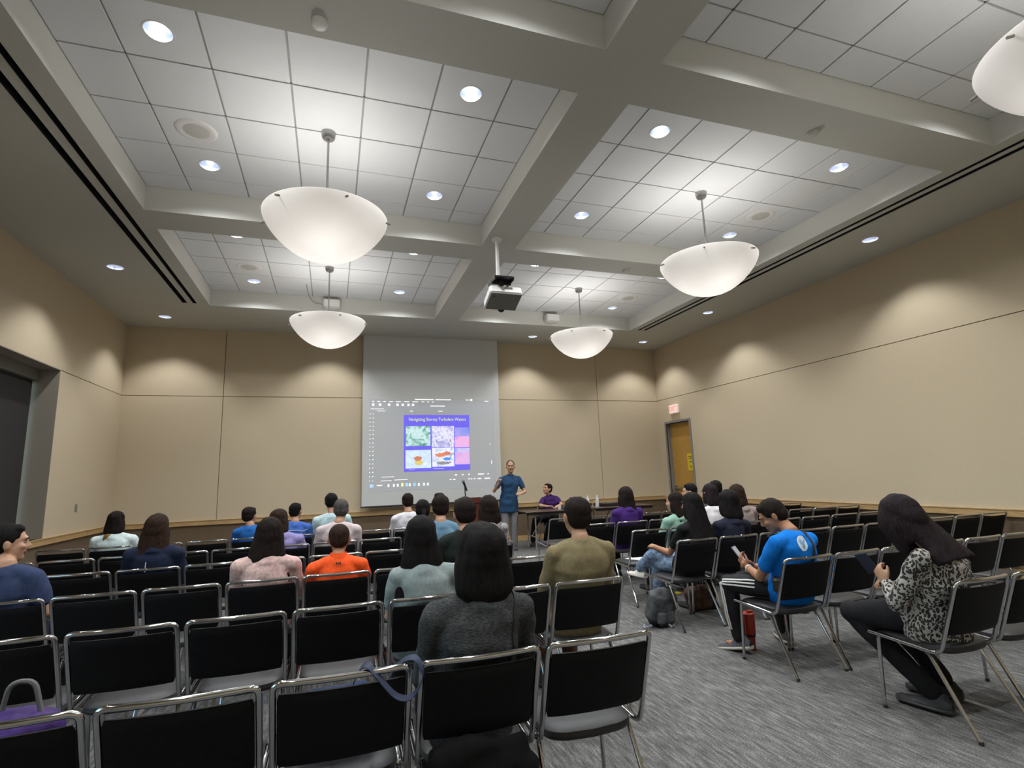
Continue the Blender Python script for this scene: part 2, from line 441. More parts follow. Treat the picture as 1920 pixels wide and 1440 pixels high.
TN=[3]
def slots():
    names=['left inner','left outer','right inner','right outer']
    for (a,b),n in zip(SLOT,names):
        m=MB(); z=ZC
        m.box(a-.001,b+.001,YB,SY1+.001,z+.10,z+.11); 
        m.quad((a,YB,z),(a,SY1,z),(a,SY1,z+.1),(a,YB,z+.1)); m.quad((b,YB,z),(b,SY1,z),(b,SY1,z+.1),(b,YB,z+.1)); m.quad((a,SY1,z),(b,SY1,z),(b,SY1,z+.1),(a,SY1,z+.1))
        TN[0]+=1; o=m.build('trim_%d'%TN[0],M['black'],None,False); tag(o,'long black slot air diffuser in the ceiling soffit, %s one of the four'%n,kind='structure')
        f=MB()
        for q in (a-.012,b): f.box(q,q+.012,YB,SY1+.012,z-.004,z+.004)
        f.box(a,b,SY1,SY1+.012,z-.004,z+.004)
        f.build('slot_flange',M['soffit'],o,False)
slots()

# ------------------------------------------------------------------ downlights
def dl_proto():
    e=empty('downlight',(0,0,0))
    c=MB(); c.lathe([(.098,0),(.096,.03),(.086,.10),(.062,.155),(.03,.165)],n=24); c.build('reflector',M['reflector'],e)
    r=MB(); r.lathe([(.096,-.001),(.103,-.004),(.109,-.003),(.111,0)],n=28); r.build('trim_ring',M['white'],e)
    l=MB(); l.lathe([(.001,.10),(.022,.10),(.026,.11),(.026,.15),(.03,.165)],n=14,cap=False); l.build('lamp',M['lamp'],e)
    return e
PD=dl_proto()
first=[True]
def spot(e,power,size,blend,col=(.97,.99,1.0)):
    l=bpy.data.lights.new('downlight_beam','SPOT'); l.energy=power; l.spot_size=math.radians(size); l.spot_blend=blend; l.color=col; l.shadow_soft_size=.05
    o=bpy.data.objects.new('downlight_beam',l); COL.objects.link(o); o.parent=e; o.location=(0,0,.022 if size>130 else .07)
def place_dl(x,y,z,label,group,power,size):
    e=PD if first[0] else copy_tree(PD)
    first[0]=False
    e.location=(x,y,z); tag(e,label,'downlight',group); LATER.append((e,power,size))
LATER=[]
side=['left','right']; bay=['nearest','middle','front']
for x,y,ci,yi in DLU:
    lx='left' if x<(CX[ci][0]+CX[ci][1])/2 else 'right'; ly='near' if y<(CY[yi][0]+CY[yi][1])/2 else 'far'
    place_dl(x,y,ZU,'round recessed downlight in the %s %s tiled coffer, its %s %s lamp'%(bay[yi],side[ci],ly,lx),'downlights in the tiled coffers',PW_U,150)
for x,y,n in DLC:
    place_dl(x,y,ZC,'round recessed downlight in the flat grey soffit, %s'%n,'downlights in the soffit',PW_C,104)
for e,p,s in LATER: spot(e,p,s,1.0 if s>130 else .5)

# ------------------------------------------------------------------ pendant bowls
ZRIM,RB,HB=3.955,.572,.42
def pendant():
    e=empty('pendant_lamp',(0,0,ZU))
    c=MB(); c.lathe([(.012,-.075),(.05,-.072),(.062,-.055),(.066,-.03),(.07,0)],n=24,cap=True); c.build('canopy',M['steel'],e)
    r=MB(); r.cyl((0,0,-.07),(0,0,ZRIM-ZU-.12),.011,n=12); r.build('rod',M['steel'],e)
    b=MB(); prof=[]
    for k in range(15):
        t=k/14; rr=RB*math.sin(t*PI/2)**.95; q_=rr/RB; zz=-HB*(.58*(1-q_**2.2)+.42*math.sqrt(max(0,1-q_*q_)))
        prof.append((max(rr,.001),ZRIM-ZU+zz))
    prof.append((RB-.004,ZRIM-ZU+.006)); prof.append((RB-.010,ZRIM-ZU+.002))
    b.lathe(prof,n=64); bo=b.build('bowl',M['bowl'],e)
    for k in range(6):
        a=PI/6+k*PI/3+.3; p=MB(); rr=RB*.972; z=ZRIM-ZU-.045
        p.cyl((rr*math.cos(a),rr*math.sin(a),z+.012),((rr+.05)*math.cos(a),(rr+.05)*math.sin(a),z-.006),.010,n=8); p.build('clip',M['frame'],e)
    h=MB(); h.lathe([(.001,-.02),(.05,-.02),(.06,0),(.05,.03),(.011,.05)],(0,0,ZRIM-ZU-.12),n=20); h.build('lamp_holder',M['steel'],e)
    return e
PEN=pendant()
pn=0
for yi in range(3):
    for ci in range(2):
        x=(CX[ci][0]+CX[ci][1])/2; y=TY[yi]+T
        if yi==0 and ci==0: continue
        e=PEN if pn==0 else copy_tree(PEN); pn+=1
        e.location=(x,y,ZU)
        tag(e,'white glass bowl pendant lamp hanging from the %s %s coffer'%(bay[yi],side[ci]),'pendant lamp','bowl pendants in the coffers')
        for k in range(3):
            a=k*2*PI/3+.5
            l=bpy.data.lights.new('bowl_bulb','POINT'); l.energy=PW_B; l.color=(1,.97,.93); l.shadow_soft_size=.06
            o=bpy.data.objects.new('bowl_bulb',l); COL.objects.link(o); o.parent=e; o.location=(.17*math.cos(a),.17*math.sin(a),ZRIM-ZU-.16)
# sixth pendant, mostly behind the camera
e=copy_tree(PEN); e.location=((CX[0][0]+CX[0][1])/2,TY[0]+T,ZU); tag(e,'white glass bowl pendant lamp hanging from the nearest left coffer','pendant lamp','bowl pendants in the coffers')
for k in range(3):
    a=k*2*PI/3+.5
    l=bpy.data.lights.new('bowl_bulb','POINT'); l.energy=PW_B; l.color=(1,.97,.93); l.shadow_soft_size=.06
    o=bpy.data.objects.new('bowl_bulb',l); COL.objects.link(o); o.parent=e; o.location=(.17*math.cos(a),.17*math.sin(a),ZRIM-ZU-.16)
for c in [c for c in e.children if c.type=='LIGHT' and c.name.startswith('bowl_bulb')][3:]: bpy.data.objects.remove(c)

# ceiling speakers, smoke detectors, sprinklers
M['grille']=mat('speaker_grille',(.55,.55,.52),.8,var=.25,scale=300,bump=.4,bscale=500)
for ci,yi,y,x in ((0,1,5.37,-1.312),(0,2,8.89,-1.312),(1,1,5.37,5.556),(1,2,8.89,5.56)):
    e=empty('ceiling_speaker',(x,y,ZU)); tag(e,'round white loudspeaker set flush in the %s %s tiled coffer'%(bay[yi],side[ci]),'ceiling speaker','speakers flush in the tiles')
    r=MB(); r.lathe([(.115,-.006),(.15,-.010),(.175,-.008),(.185,0)],n=36); r.build('trim_ring',M['white'],e)
    gq=MB(); gq.lathe([(.001,-.012),(.06,-.011),(.115,-.006)],n=30); gq.build('grille',M['grille'],e)
for (x,y,n) in ((-.141,3.40,'on the beam nearest the camera, left'),(4.285,3.41,'on the beam nearest the camera, right'),(4.325,6.92,'on the far cross beam, right')):
    m=MB(); m.lathe([(.001,-.038),(.03,-.038),(.046,-.032),(.05,-.018),(.055,-.014),(.056,0)],n=24); o=m.build('smoke_detector',M['white'] if x<0 else M['soffit'],None,True,(x,y,ZC)); tag(o,'small round smoke detector '+n,'smoke detector','smoke detectors on the beams')

# ------------------------------------------------------------------ projector
def projector():
    px,py,pz=2.03,6.36,4.06
    e=empty('projector',(px,py,pz)); tag(e,'white ceiling projector on a pole mount at the beam crossing','projector')
    p=MB(); p.cyl((0,0,0),(0,0,ZC-pz),.024,n=16); p.lathe([(.0245,-.03),(.065,-.028),(.07,0)],(0,0,ZC-pz),n=20); p.build('pole',M['white'],e)
    b=MB()
    b.box(-.05,.22,-.02,.29,-.012,0); b.box(-.05,-.04,-.02,.29,-.05,-.012); b.box(.21,.22,-.02,.29,-.05,-.012); b.box(-.05,.22,.12,.15,-.07,-.012); b.tube([(.08,.13,-.02),(.10,.16,-.14)],.03,10); b.build('mount_bracket',M['dkplastic'],e,False)
    c=MB(); T4=Matrix.Translation((.13,.21,-.24))@Matrix.Rotation(math.radians(-22),4,'X')
    def R(m,*a,**k): m.rbox(*a,M4=T4,**k)
    R(c,-.225,.225,-.175,.175,-.045,.085,r=.022); bo=c.build('body',M['white'],e)
    u=MB(); R(u,-.215,.215,-.165,.165,-.058,-.043,r=.006); u.build('underside_panel',M['greyplastic'],bo)
    l=MB(); l.cyl(T4@Vector((.02,.17,-.02)),T4@Vector((.02,.205,-.02)),.05,.046,n=20); l.ell(T4@Vector((.02,.20,-.02)),(.040,.018,.040)); l.build('lens',M['dkplastic'],bo)
    v=MB()
    for k in range(5): v.box(-.02,.09,-.178,-.175,.02+k*.008,.024+k*.008,T4)
    v.build('vent',M['greyplastic'],bo,False)
    f_=MB(); f_.cyl(T4@Vector((-.16,-.10,-.062)),T4@Vector((-.16,-.10,-.056)),.012,n=12); f_.build('foot',M['dkplastic'],bo)
    return e
PROJ=projector(); 

def wallspeaker(x,cable,label):
    e=empty('wall_speaker',(x,10.114,4.72)); tag(e,label,'wall speaker','white speakers on the coffer front face')
    b=MB(); b.box(-.12,.12,-.02,0,-.05,.10); b.build('bracket',M['soffit'],e,False)
    c=MB(); c.rbox(-.15,.15,-.20,-.02,-.105,.065,.03); bb=c.build('body',M['white'],e)
    g2=MB(); g2.rbox(-.13,.13,-.207,-.198,-.09,.05,.006); g2.build('grille',M['white'],bb)
    if cable:
        t=MB(); t.tube(fillet([(-.42,-.62,.145),(-.40,-.25,.10),(-.33,-.08,.0),(-.15,-.08,-.02)],.2,6),.006,6); t.build('cable',M['greyplastic'],e)
wallspeaker(-.06,True,'white box speaker on the coffer face behind the left front pendant')
wallspeaker(4.36,False,'white box speaker on the coffer face left of the right front pendant')

# ------------------------------------------------------------------ projection screen with slide
def screen():
    ys=11.60; x0,x1=.60,3.625; zb,zt=.92,ZC
    e=empty('projector_screen',((x0+x1)/2,ys,ZC)); tag(e,'large pull-down projection screen showing a blue slide in the software window','projection screen')
    def P(x,y,z): return (x-(x0+x1)/2,y-ys,z-ZC)
    def bx(m,a,b,c,d,e2,f):
        A=P(a,c,e2); B=P(b,d,f); m.box(A[0],B[0],A[1],B[1],A[2],B[2])
    s=MB(); bx(s,x0,x1,ys,ys+.003,zb,zt); sc=s.build('screen_fabric',M['screen'],e,False)
    b=MB(); A=P(x0-.02,ys,zb); b.cyl((A[0],0,A[2]),(-A[0],0,A[2]),.016,n=12); b.build('bottom_bar',M['dkplastic'],e)
    dark=mat('projected_window_grey',(.40,.415,.42),.85,var=.02)
    u0,u1,v0,v1=.735,3.50,1.22,3.17     # projected picture rectangle
    def U(u,v): return (u0+(u1-u0)*u, v1-(v1-v0)*v)
    ly=[ys-.0015]
    def rect(m,a,b,c,d,lay=1):
        X0,Z1=U(a,c); X1,Z0=U(b,d); bx(m,X0,X1,ys-.0012*lay,ys-.0012*lay+.0008,Z0,Z1)
    lit=emat('projected_white',(1,1,1),.72); yel=emat('projected_yellow',(.72,.80,.16),.80)
    d=MB(); rect(d,0,1,0,1,1); win=d.build('projected_window',mat('projected_dim_grey',(.45,.465,.475),.85,var=.02,emit=(.55,.58,.62),estr=.10),sc,False)
    rb=MB(); rect(rb,.0,1,.055,.135,2); rb.build('ribbon_band',mat('projected_ribbon',(.43,.445,.46),.85,emit=(.55,.6,.66),estr=.13),win,False)
    blue=emat('projected_slide_blue',(.17,.14,.80),.72)
    sl=MB(); rect(sl,.262,.787,.175,.80,3); slide=sl.build('projected_slide',blue,sc,False)
    X,Z=U(.53,.225)
    text('Navigating Stormy Turbulent Waters',.098,yel,slide,facing(P(X,ys-.006,Z),(0,-1,0)),sx=.86,ext=.0005,name='slide_title')
    def pic(a,b,c,d,cols,name,sc_=4,seed=0.0,dist=1.5):
        m=bpy.data.materials.new(name+'_mat'); m.use_nodes=True; nt=m.node_tree; nt.nodes.clear(); N=nt.nodes; L=nt.links
        out=N.new('ShaderNodeOutputMaterial'); em=N.new('ShaderNodeEmission'); em.inputs[1].default_value=.72
        tc=N.new('ShaderNodeTexCoord'); nz=N.new('ShaderNodeTexNoise'); nz.inputs['Scale'].default_value=sc_; nz.inputs['Detail'].default_value=5; nz.inputs['Distortion'].default_value=dist
        mp=N.new('ShaderNodeMapping'); mp.inputs['Location'].default_value=(seed,seed,seed); L.new(tc.outputs['Object'],mp.inputs[0]); L.new(mp.outputs[0],nz.inputs['Vector'])
        cr=N.new('ShaderNodeValToRGB'); el=cr.color_ramp.elements
        el[0].position=.3; el[0].color=cols[0]+(1,); el[1].position=.7; el[1].color=cols[-1]+(1,)
        for i,c3 in enumerate(cols[1:-1]): x=el.new(.3+.4*(i+1)/(len(cols)-1)); x.color=c3+(1,)
        L.new(nz.outputs['Fac'],cr.inputs[0]); L.new(cr.outputs[0],em.inputs[0]); L.new(em.outputs[0],out.inputs[0])
        q=MB(); rect(q,a,b,c,d,4); return q.build(name,m,slide,False)
    pic(.277,.47,.30,.52,[(.08,.24,.20),(.25,.50,.42),(.62,.80,.80),(.30,.52,.55)],'slide_picture',5,1.0)
    p2=pic(.48,.66,.30,.54,[(.24,.20,.55),(.45,.45,.72),(.80,.80,.93),(.40,.30,.45)],'slide_picture',5,3.0)
    p3=pic(.275,.473,.565,.765,[(.45,.62,.78),(.70,.82,.93),(.55,.68,.85),(.82,.90,.97)],'slide_picture',5,5.0)
    p4=pic(.482,.658,.545,.755,[(.30,.38,.50),(.60,.66,.80),(.85,.87,.95),(.60,.65,.80)],'slide_picture',6,7.0)
    pic(.665,.785,.318,.42,[(.12,.22,.75),(.25,.30,.80),(.40,.35,.80)],'slide_picture',3,2.0,.5)
    pic(.665,.785,.42,.545,[(.55,.30,.70),(.85,.42,.70),(.70,.45,.80)],'slide_picture',3,2.5,.5)
    pic(.665,.785,.552,.60,[(.35,.40,.80),(.60,.55,.85),(.50,.45,.80)],'slide_picture',3,4.0,.5)
    pic(.665,.785,.60,.735,[(.50,.35,.75),(.75,.45,.75),(.55,.40,.80)],'slide_picture',3,6.0,.5)
    def blob(u,v,w,h,col,par,nm):
        X,Z=U(u,v); A=P(X,ys-.0056,Z); k=MB(); n=14
        k.add([(A[0]+w*math.cos(2*PI*i/n)*(1+.2*math.sin(i*2.3)),A[1],A[2]+h*math.sin(2*PI*i/n)*(1+.15*math.cos(i*3.1))) for i in range(n)],[tuple(range(n))]); k.build(nm,emat(nm+'_c',col,.72),par,False)
    blob(.37,.66,.085,.055,(.60,.22,.12),p3,'raft_crew'); blob(.378,.705,.10,.05,(.70,.58,.20),p3,'raft')
    blob(.55,.625,.12,.045,(.75,.25,.15),p4,'raft_crew'); blob(.60,.61,.09,.045,(.65,.22,.15),p4,'raft_crew'); blob(.60,.67,.09,.035,(.10,.30,.85),p4,'raft'); blob(.575,.715,.16,.035,(.30,.28,.32),p4,'raft_side')
    ic=MB()
    for k,(a,w) in enumerate([(.02,.018),(.06,.022),(.105,.02),(.15,.03),(.2,.04),(.265,.04),(.33,.045),(.40,.025),(.445,.018),(.485,.018)]): rect(ic,a,a+w,.022,.030,3)
    rect(ic,.35,.50,-.006,.004,3); rect(ic,.515,.64,-.006,.004,3); rect(ic,.76,.79,-.004,.004,3); rect(ic,.80,.817,-.012,.010,3); rect(ic,.92,.955,.008,.016,3)
    for a in (.02,.072,.14,.205,.245,.29,.325): rect(ic,a,a+.018,.048,.074,3)
    rect(ic,.47,.59,.068,.078,3); rect(ic,.01,.11,.105,.111,3); rect(ic,.06,.12,.128,.134,3); rect(ic,.31,.335,.128,.136,3); rect(ic,.535,.57,.128,.136,3)
    for k in range(17): rect(ic,.004,.010,.16+k*.045,.170+k*.045,3); rect(ic,.026,.034,.16+k*.045,.168+k*.045,3)
    rect(ic,.095,.19,.845,.851,3); rect(ic,.09,.17,.885,.891,3); rect(ic,.19,.29,.880,.886,3)
    for a,w in ((.66,.02),(.72,.012),(.77,.012),(.85,.05),(.93,.012)): rect(ic,a,a+w,.845,.857,3)
    for a,w in ((.62,.012),(.645,.02),(.77,.012),(.79,.012),(.815,.012),(.845,.03),(.905,.045)): rect(ic,a,a+w,.895,.907,3)
    for a in (.14,.18,.21,.30,.37,.41,.44): rect(ic,a,a+.013,.925,.955,3)
    rect(ic,.955,.962,.51,.52,3); rect(ic,.965,.97,.70,.74,3)
    rect(ic,.06,.10,.93,.94,3)
    ic.build('projected_interface',lit,win,False)
    for nm,a,col in (('start_icon',.008,(.45,.65,1)),('folder_icon',.242,(.9,.9,.4)),('app_icon',.275,(.4,.7,.95)),('app_icon',.335,(.35,.65,.95))):
        q=MB(); rect(q,a,a+(.026 if a<.01 else .017),.92,.955,3); q.build(nm,emat(nm+'_c',col,.72),win,False)
    # slide footer marks
    q=MB(); rect(q,.30,.345,.775,.782,4); rect(q,.49,.575,.772,.779,4); q.build('slide_footer',emat('footer_c',(.45,.42,.95),.72),slide,False)
screen()
# ------------------------------------------------------------------ chairs
CW=.226
def chair_parts():
    e=empty('stacking_chair',(0,0,0))
    bow=lambda x:-.022*(1-(x/CW)**2)
    # back frame continuing under the seat
    pts=[(-CW,.545,.425),(-CW,.135,.400),(-CW,0,.80)]
    L=fillet([Vector(pts[0]),Vector(pts[1]),Vector(pts[2])],.05,5)
    top=[(-CW+.0,0,.80)]+[(x,bow(x),.80) for x in (-CW*.7,-CW*.35,0,CW*.35,CW*.7)]+[(CW,0,.80)]
    path=L[:-1]+fillet([L[-2],Vector(top[0]),Vector(top[1])],.045,5)[1:-1]
    mid=[Vector(p) for p in top[1:-1]]
    path=path+mid
    mir=[Vector((-p.x,p.y,p.z)) for p in reversed(path[:-1-len(mid)+0])]
    # build symmetric path
    left=L[:-1]+fillet([L[-2],Vector(top[0]),Vector(top[1])],.045,5)[1:-1]
    full=left+mid+[Vector((-p.x,p.y,p.z)) for p in reversed(left)]
    fr=MB(); fr.tube(full,.0115,10); fr.cyl((-CW,.40,.414),(CW,.40,.414),.008,n=8); fr.cyl((-CW,.20,.402),(CW,.20,.402),.008,n=8)
    fr.build('back_frame',M['chrome'],e)
    for s in (-1,1):
        x=s*(CW+.004)
        lp=fillet([(x-s*.004,.505,.008),(x-s*.022,.50,.425),(x-s*.022,.215,.392),(x-s*.004,.005,.008)],.035,5)
        l=MB(); l.tube(lp,.0105,9); lo=l.build('leg_frame',M['chrome'],e)
        for p in (lp[0],lp[-1]):
            f=MB(); f.cyl((p.x,p.y,0),(p.x,p.y,.018),.012,.0115,n=10); f.build('foot_cap',M['rubber'],lo)
    # seat pad
    s=MB(); R=[]
    def outline(k,z,n=40):
        o=[]
        for i in range(n):
            t=2*PI*i/n; c,sn=math.cos(t),math.sin(t); ex=.32
            X=(.205-k)*math.copysign(abs(c)**ex,c); Y=(.215-k)*math.copysign(abs(sn)**ex,sn)
            if Y<0: Y-=.035*(1-(X/.205)**2)
            zz=z-.022*max(0,(Y-.10)/.115)**2 if Y>.10 else z
            o.append((X,.345+Y,zz+ (.0)))
        return o
    for k,z in ((.03,.392),(.008,.396),(.0,.410),(.004,.428),(.02,.440),(.06,.447),(.13,.449)): R.append(outline(k,z))
    s.rings(R); s.build('seat',M['seatv'],e)
    # backrest pad
    b=MB(); R=[]
    nz=12
    for i in range(nz+1):
        z=.506+(.764-.506)*i/nz; yc=.135*(1-(z-.400)/.400)
        edge=min(i,nz-i); th=.015 if edge>=1 else .006; w=.2125 if edge>=1 else .206
        ring=[]
        for j in range(11):
            x=-w+2*w*j/10; ring.append((x,yc+bow(x)*1.1-th*(1 if 0<j<10 else .5),z))
        for j in range(10,-1,-1):
            x=-w+2*w*j/10; ring.append((x,yc+bow(x)*1.1+th*(1 if 0<j<10 else .5),z))
        R.append(ring)
    b.rings(R); b.build('backrest',M['vinyl'],e)
    return e
CH0=chair_parts(); CH_used=[False]
def put_chair(x,y,rz,label,group):
    c=CH0 if not CH_used[0] else copy_tree(CH0)
    CH_used[0]=True
    c.location=(x,y,0); c.rotation_euler=(0,0,rz); tag(c,label,'chair',group); return c
ORD=['','first','second','third','fourth','fifth','sixth','seventh','eighth','ninth','tenth','eleventh']
PX=.493
LROWS=[(2.08,-1.17,1.29),(3.16,-1.663,1.783),(4.24,-2.156,1.783),(5.32,-2.649,1.783),(6.41,-3.142,1.29),(7.55,-3.142,1.29)]
rname=['nearest row','second nearest row','third nearest row','third row from the front','second row from the front','frontmost row']
occL={(0,3):1}
OCC=set()
def seat_key(block,row,x): return (block,row,round(x,1))
SEATS=[]
for ri,(y,x0,x1) in enumerate(LROWS):
    n=int(round((x1-x0)/PX))
    for k in range(n):
        xc=x0+PX*(k+.5)-.008; SEATS.append(('left',ri,n-k,xc,y-.014*(xc+.5),math.radians(-.8+random.uniform(-.4,.4))))
RROWS=[(2.10,[3.43,3.94]),(3.11,[3.28+.49*k for k in range(6)]),(4.36,[3.28+.488*k for k in range(10)]),(5.34,[3.40+.497*k for k in range(9)]),(6.33,[3.29+.488*k for k in range(10)]),(7.42,[3.27+.488*k for k in range(10)])]
for ri,(y,xs) in enumerate(RROWS):
    for k,xc in enumerate(xs):
        SEATS.append(('right',ri,k+1,xc,y+.018*(xc-3),math.radians(1.1+random.uniform(-.4,.4))))
occupied={('left',0):[2],('left',1):[3,1],('left',2):[8,5,4,2],('left',3):[7,2,1],('left',4):[4,3,1],('left',5):[8,5,4,3,1],
          ('right',0):[1],('right',1):[1],('right',2):[1,2],('right',3):[2,3,4],('right',4):[2,4,5]}
for (blk,ri,k,x,y,rz) in SEATS:
    occ=k in occupied.get((blk,ri),[])
    lab='%s black chrome chair, %s from aisle, %s, %s seating block'%('occupied' if occ else 'empty',ORD[k],rname[ri],blk)
    put_chair(x,y,rz,lab,'%s chairs of the %s block'%('occupied' if occ else 'empty',blk))
# ------------------------------------------------------------------ people
from mathutils.bvhtree import BVHTree
def V(*a): return Vector(a)
def remesh(mb, voxel, smooth=4, amp=0.0, freq=10.0, st=(1,1,1), name='m', mats=(), amp2=0.0, freq2=40.0):
    me=mb.mesh(name,[],False); ob=bpy.data.objects.new('tmp',me); COL.objects.link(ob)
    md=ob.modifiers.new('r','REMESH'); md.mode='VOXEL'; md.voxel_size=voxel; md.adaptivity=0
    if smooth:
        sm=ob.modifiers.new('s','SMOOTH'); sm.factor=.5; sm.iterations=smooth
    dg=bpy.context.evaluated_depsgraph_get(); out=bpy.data.meshes.new_from_object(ob.evaluated_get(dg))
    bpy.data.objects.remove(ob); bpy.data.meshes.remove(me); out.name=name
    for m in mats: out.materials.append(m)
    n=len(out.vertices)
    if amp:
        co=np.empty(n*3); no=np.empty(n*3); out.vertices.foreach_get('co',co); out.vertex_normals.foreach_get('vector',no)
        co=co.reshape(-1,3); no=no.reshape(-1,3); s=random.uniform(0,50)
        d=np.array([noise.noise(Vector((p[0]*freq*st[0]+s,p[1]*freq*st[1],p[2]*freq*st[2])))*amp for p in co])
        if amp2: d+=np.array([noise.noise(Vector((p[0]*freq2*st[0]+s,p[1]*freq2*st[1],p[2]*freq2*st[2]*.35)))*amp2 for p in co])
        co=co+no*d[:,None]; out.vertices.foreach_set('co',co.ravel())
    out.polygons.foreach_set('use_smooth',[True]*len(out.polygons)); out.update(); return out

def seg_tube(m, pts, rad, n=12):
    """tapered limb through joints with rounded ends (radii per joint), bends rounded"""
    P=[V(*p) for p in pts]; ps=[];rs=[]
    for i in range(len(P)-1):
        k=6
        for j in range(k):
            t=j/k; ps.append(P[i].lerp(P[i+1],t)); 
            bulge=1+.07*math.sin(PI*t) 
            rs.append((rad[i]*(1-t)+rad[i+1]*t)*bulge)
    ps.append(P[-1]); rs.append(rad[-1])
    m.tube(ps,rs,n)
    for p,r in zip(P,rad): m.ell(p,(r,r,r),nu=12,nv=8)

def mat3(x,y,z):
    m=Matrix.Identity(3)
    for i in range(3): m[i][0]=x[i]; m[i][1]=y[i]; m[i][2]=z[i]
    return m
def hand(m, W, fwd, back, side, k=1.0, curl=(25,35,20), spread=1.0):
    """W wrist, fwd along the palm, back = back-of-hand normal, side=+1: thumb on +x of the frame"""
    f=V(*fwd).normalized(); b=V(*back); b=(b-f*b.dot(f)).normalized(); x=f.cross(b)*side; F=mat3(x,f,b)
    W=V(*W)
    def q(a,c,d): return W+F@V(a*k,c*k,d*k)
    rings=[]
    for y,rx,rz in ((-.012,.024,.019),(.02,.030,.018),(.05,.038,.016),(.08,.041,.014),(.092,.038,.011)):
        rings.append([q(rx*math.cos(t),y,rz*math.sin(t)) for t in [2*PI*i/12 for i in range(12)]])
    m.rings(rings)
    for i,(bx,ln) in enumerate(((.030,.070),(.0105,.079),(-.0095,.073),(-.029,.056))):
        p=q(bx,.082,0); a=0; pts=[p]; rr=[.0095*k]; dx=(bx*2.0)*spread
        for j,fr in enumerate((.45,.30,.25)):
            a+=math.radians(curl[j]*(1+.12*i)); d=F@V(dx,math.cos(a),-math.sin(a)).normalized(); p=p+d*ln*fr*k; pts.append(p); rr.append((.0088-.0012*j)*k)
        m.tube(pts,rr,8); 
        for pp,r in zip(pts,rr): m.ell(pp,(r,r,r),nu=8,nv=6)
    t0=q(.024,.022,-.006); t1=q(.052,.050,-.018); t2=q(.060,.080,-.026)
    m.tube([t0,t1,t2],[.014*k,.011*k,.0085*k],8); m.ell(t1,(.0112*k,)*3,nu=8,nv=6); m.ell(t2,(.0085*k,)*3,nu=8,nv=6)

EYE=None
def shared():
    global EYE_M,LIP_M,BROW
    e=MB(); e.ell((0,0,0),(.0100,.0070,.0045),nu=12,nv=8); e.cur=1; e.ell((0,.0035,0),(.0062,.0050,.0048),nu=10,nv=6)
    EYE_M=e.mesh('eye',[mat('eye_white',(.26,.22,.19),.6),mat('eye_iris',(.02,.012,.008),.2)])
    l=MB(); l.ell((0,0,.004),(.024,.009,.006)); l.ell((0,-.001,-.005),(.020,.009,.007)); LIP_M=l.mesh('mouth',mat('lips',(.36,.13,.10),.5))
shared()
SHOE={}
def shoe_mesh(up,so):
    key=(up.name,so.name)
    if key in SHOE: return SHOE[key]
    m=MB(); 
    def prof(y):
        t=(y+.09)/.28; w=.036+.012*math.sin(PI*min(1,max(0,t))**.8)
        if t>.85: w*=math.sqrt(max(.05,1-((t-.85)/.16)**2))
        if t<.08: w*=.8
        return w
    ys=[-.09,-.085,-.06,-.02,.03,.08,.13,.165,.182,.19]; R=[]
    for y in ys:
        w=prof(y); R.append([(w*math.cos(a)*1.06,y,.014+.014*max(-1,min(1,math.sin(a)*1.5))) for a in [2*PI*i/14 for i in range(14)]])
    m.cur=1; m.rings(R); m.cur=0; R=[]
    for y in ys:
        w=prof(y)*.97; h=.095 if y<.0 else .095-.055*min(1,y/.10)**.8; h=h if y<.17 else .03; 
        if y<-.08: h=.06
        R.append([(w*math.cos(a)*(1-.35*max(0,math.sin(a))),y,.026+max(0,math.sin(a))*(h-.026)-(.004 if math.sin(a)<0 else 0)) for a in [2*PI*i/14 for i in range(14)]])
    m.rings(R)
    me=m.mesh('shoe',[up,so]); SHOE[key]=me; return me

def add(me,name,par,loc=None,M4=None,label=None):
    o=bpy.data.objects.new(name,me); COL.objects.link(o); o.parent=par
    if loc is not None: o.location=loc
    if M4 is not None: o.matrix_local=M4
    if label: o['label']=label
    return o

def decal(target_me, par, name, pts2d_polys, origin, nrm, up, mt, off=.003):
    """flat marks pressed onto a garment: polys in (x,y) of the facing frame"""
    bv=BVHTree.FromPolygons([v.co for v in target_me.vertices],[tuple(p.vertices) for p in target_me.polygons])
    F=facing(V(*origin),nrm,V(*up)); n=V(*nrm).normalized(); m=MB()
    for poly in pts2d_polys:
        vs=[]
        for (x,y) in poly:
            o3=F@V(x,y,0); hit=bv.ray_cast(o3+n*.25,-n,.6)
            p=hit[0] if hit[0] is not None else o3
            vs.append(p+n*off)
        if len(vs)>4:
            c=sum((V(*p,0) for p in poly),V(0,0,0))/len(poly); o3=F@c; hit=bv.ray_cast(o3+n*.25,-n,.6); cc=(hit[0] if hit[0] is not None else o3)+n*off
            k=len(vs); m.add(vs+[cc],[(i,(i+1)%k,k) for i in range(k)])
        else: m.add(vs,[tuple(range(len(vs)))])
    me=m.mesh(name,mt,True); return add(me,name,par)

def hairmat(name,col,hi): return mat(name,col,.62,var=.35,scale=55,stretch=(4,4,.5),bump=.6,bscale=140,col2=hi,spec=.10)
H={'black':hairmat('black_hair',(.005,.0045,.0045),(.012,.010,.010)),'dark':hairmat('dark_brown_hair',(.007,.005,.0045),(.020,.013,.011)),
   'brown':hairmat('brown_hair',(.015,.008,.006),(.040,.022,.014)),'grey':hairmat('greying_hair',(.03,.028,.026),(.11,.10,.095)),'ombre':hairmat('golden_hair_ends',(.20,.11,.035),(.33,.20,.07)),
   'purp':hairmat('plum_tinted_hair',(.008,.006,.007),(.024,.016,.020))}
SK={'a':mat('skin_light',(.50,.29,.19),.55,var=.06,scale=30,spec=.3),'b':mat('skin_tan',(.36,.18,.10),.55,var=.06,scale=30,spec=.3),'c':mat('skin_brown',(.25,.11,.06),.5,var=.06,scale=30,spec=.3)}

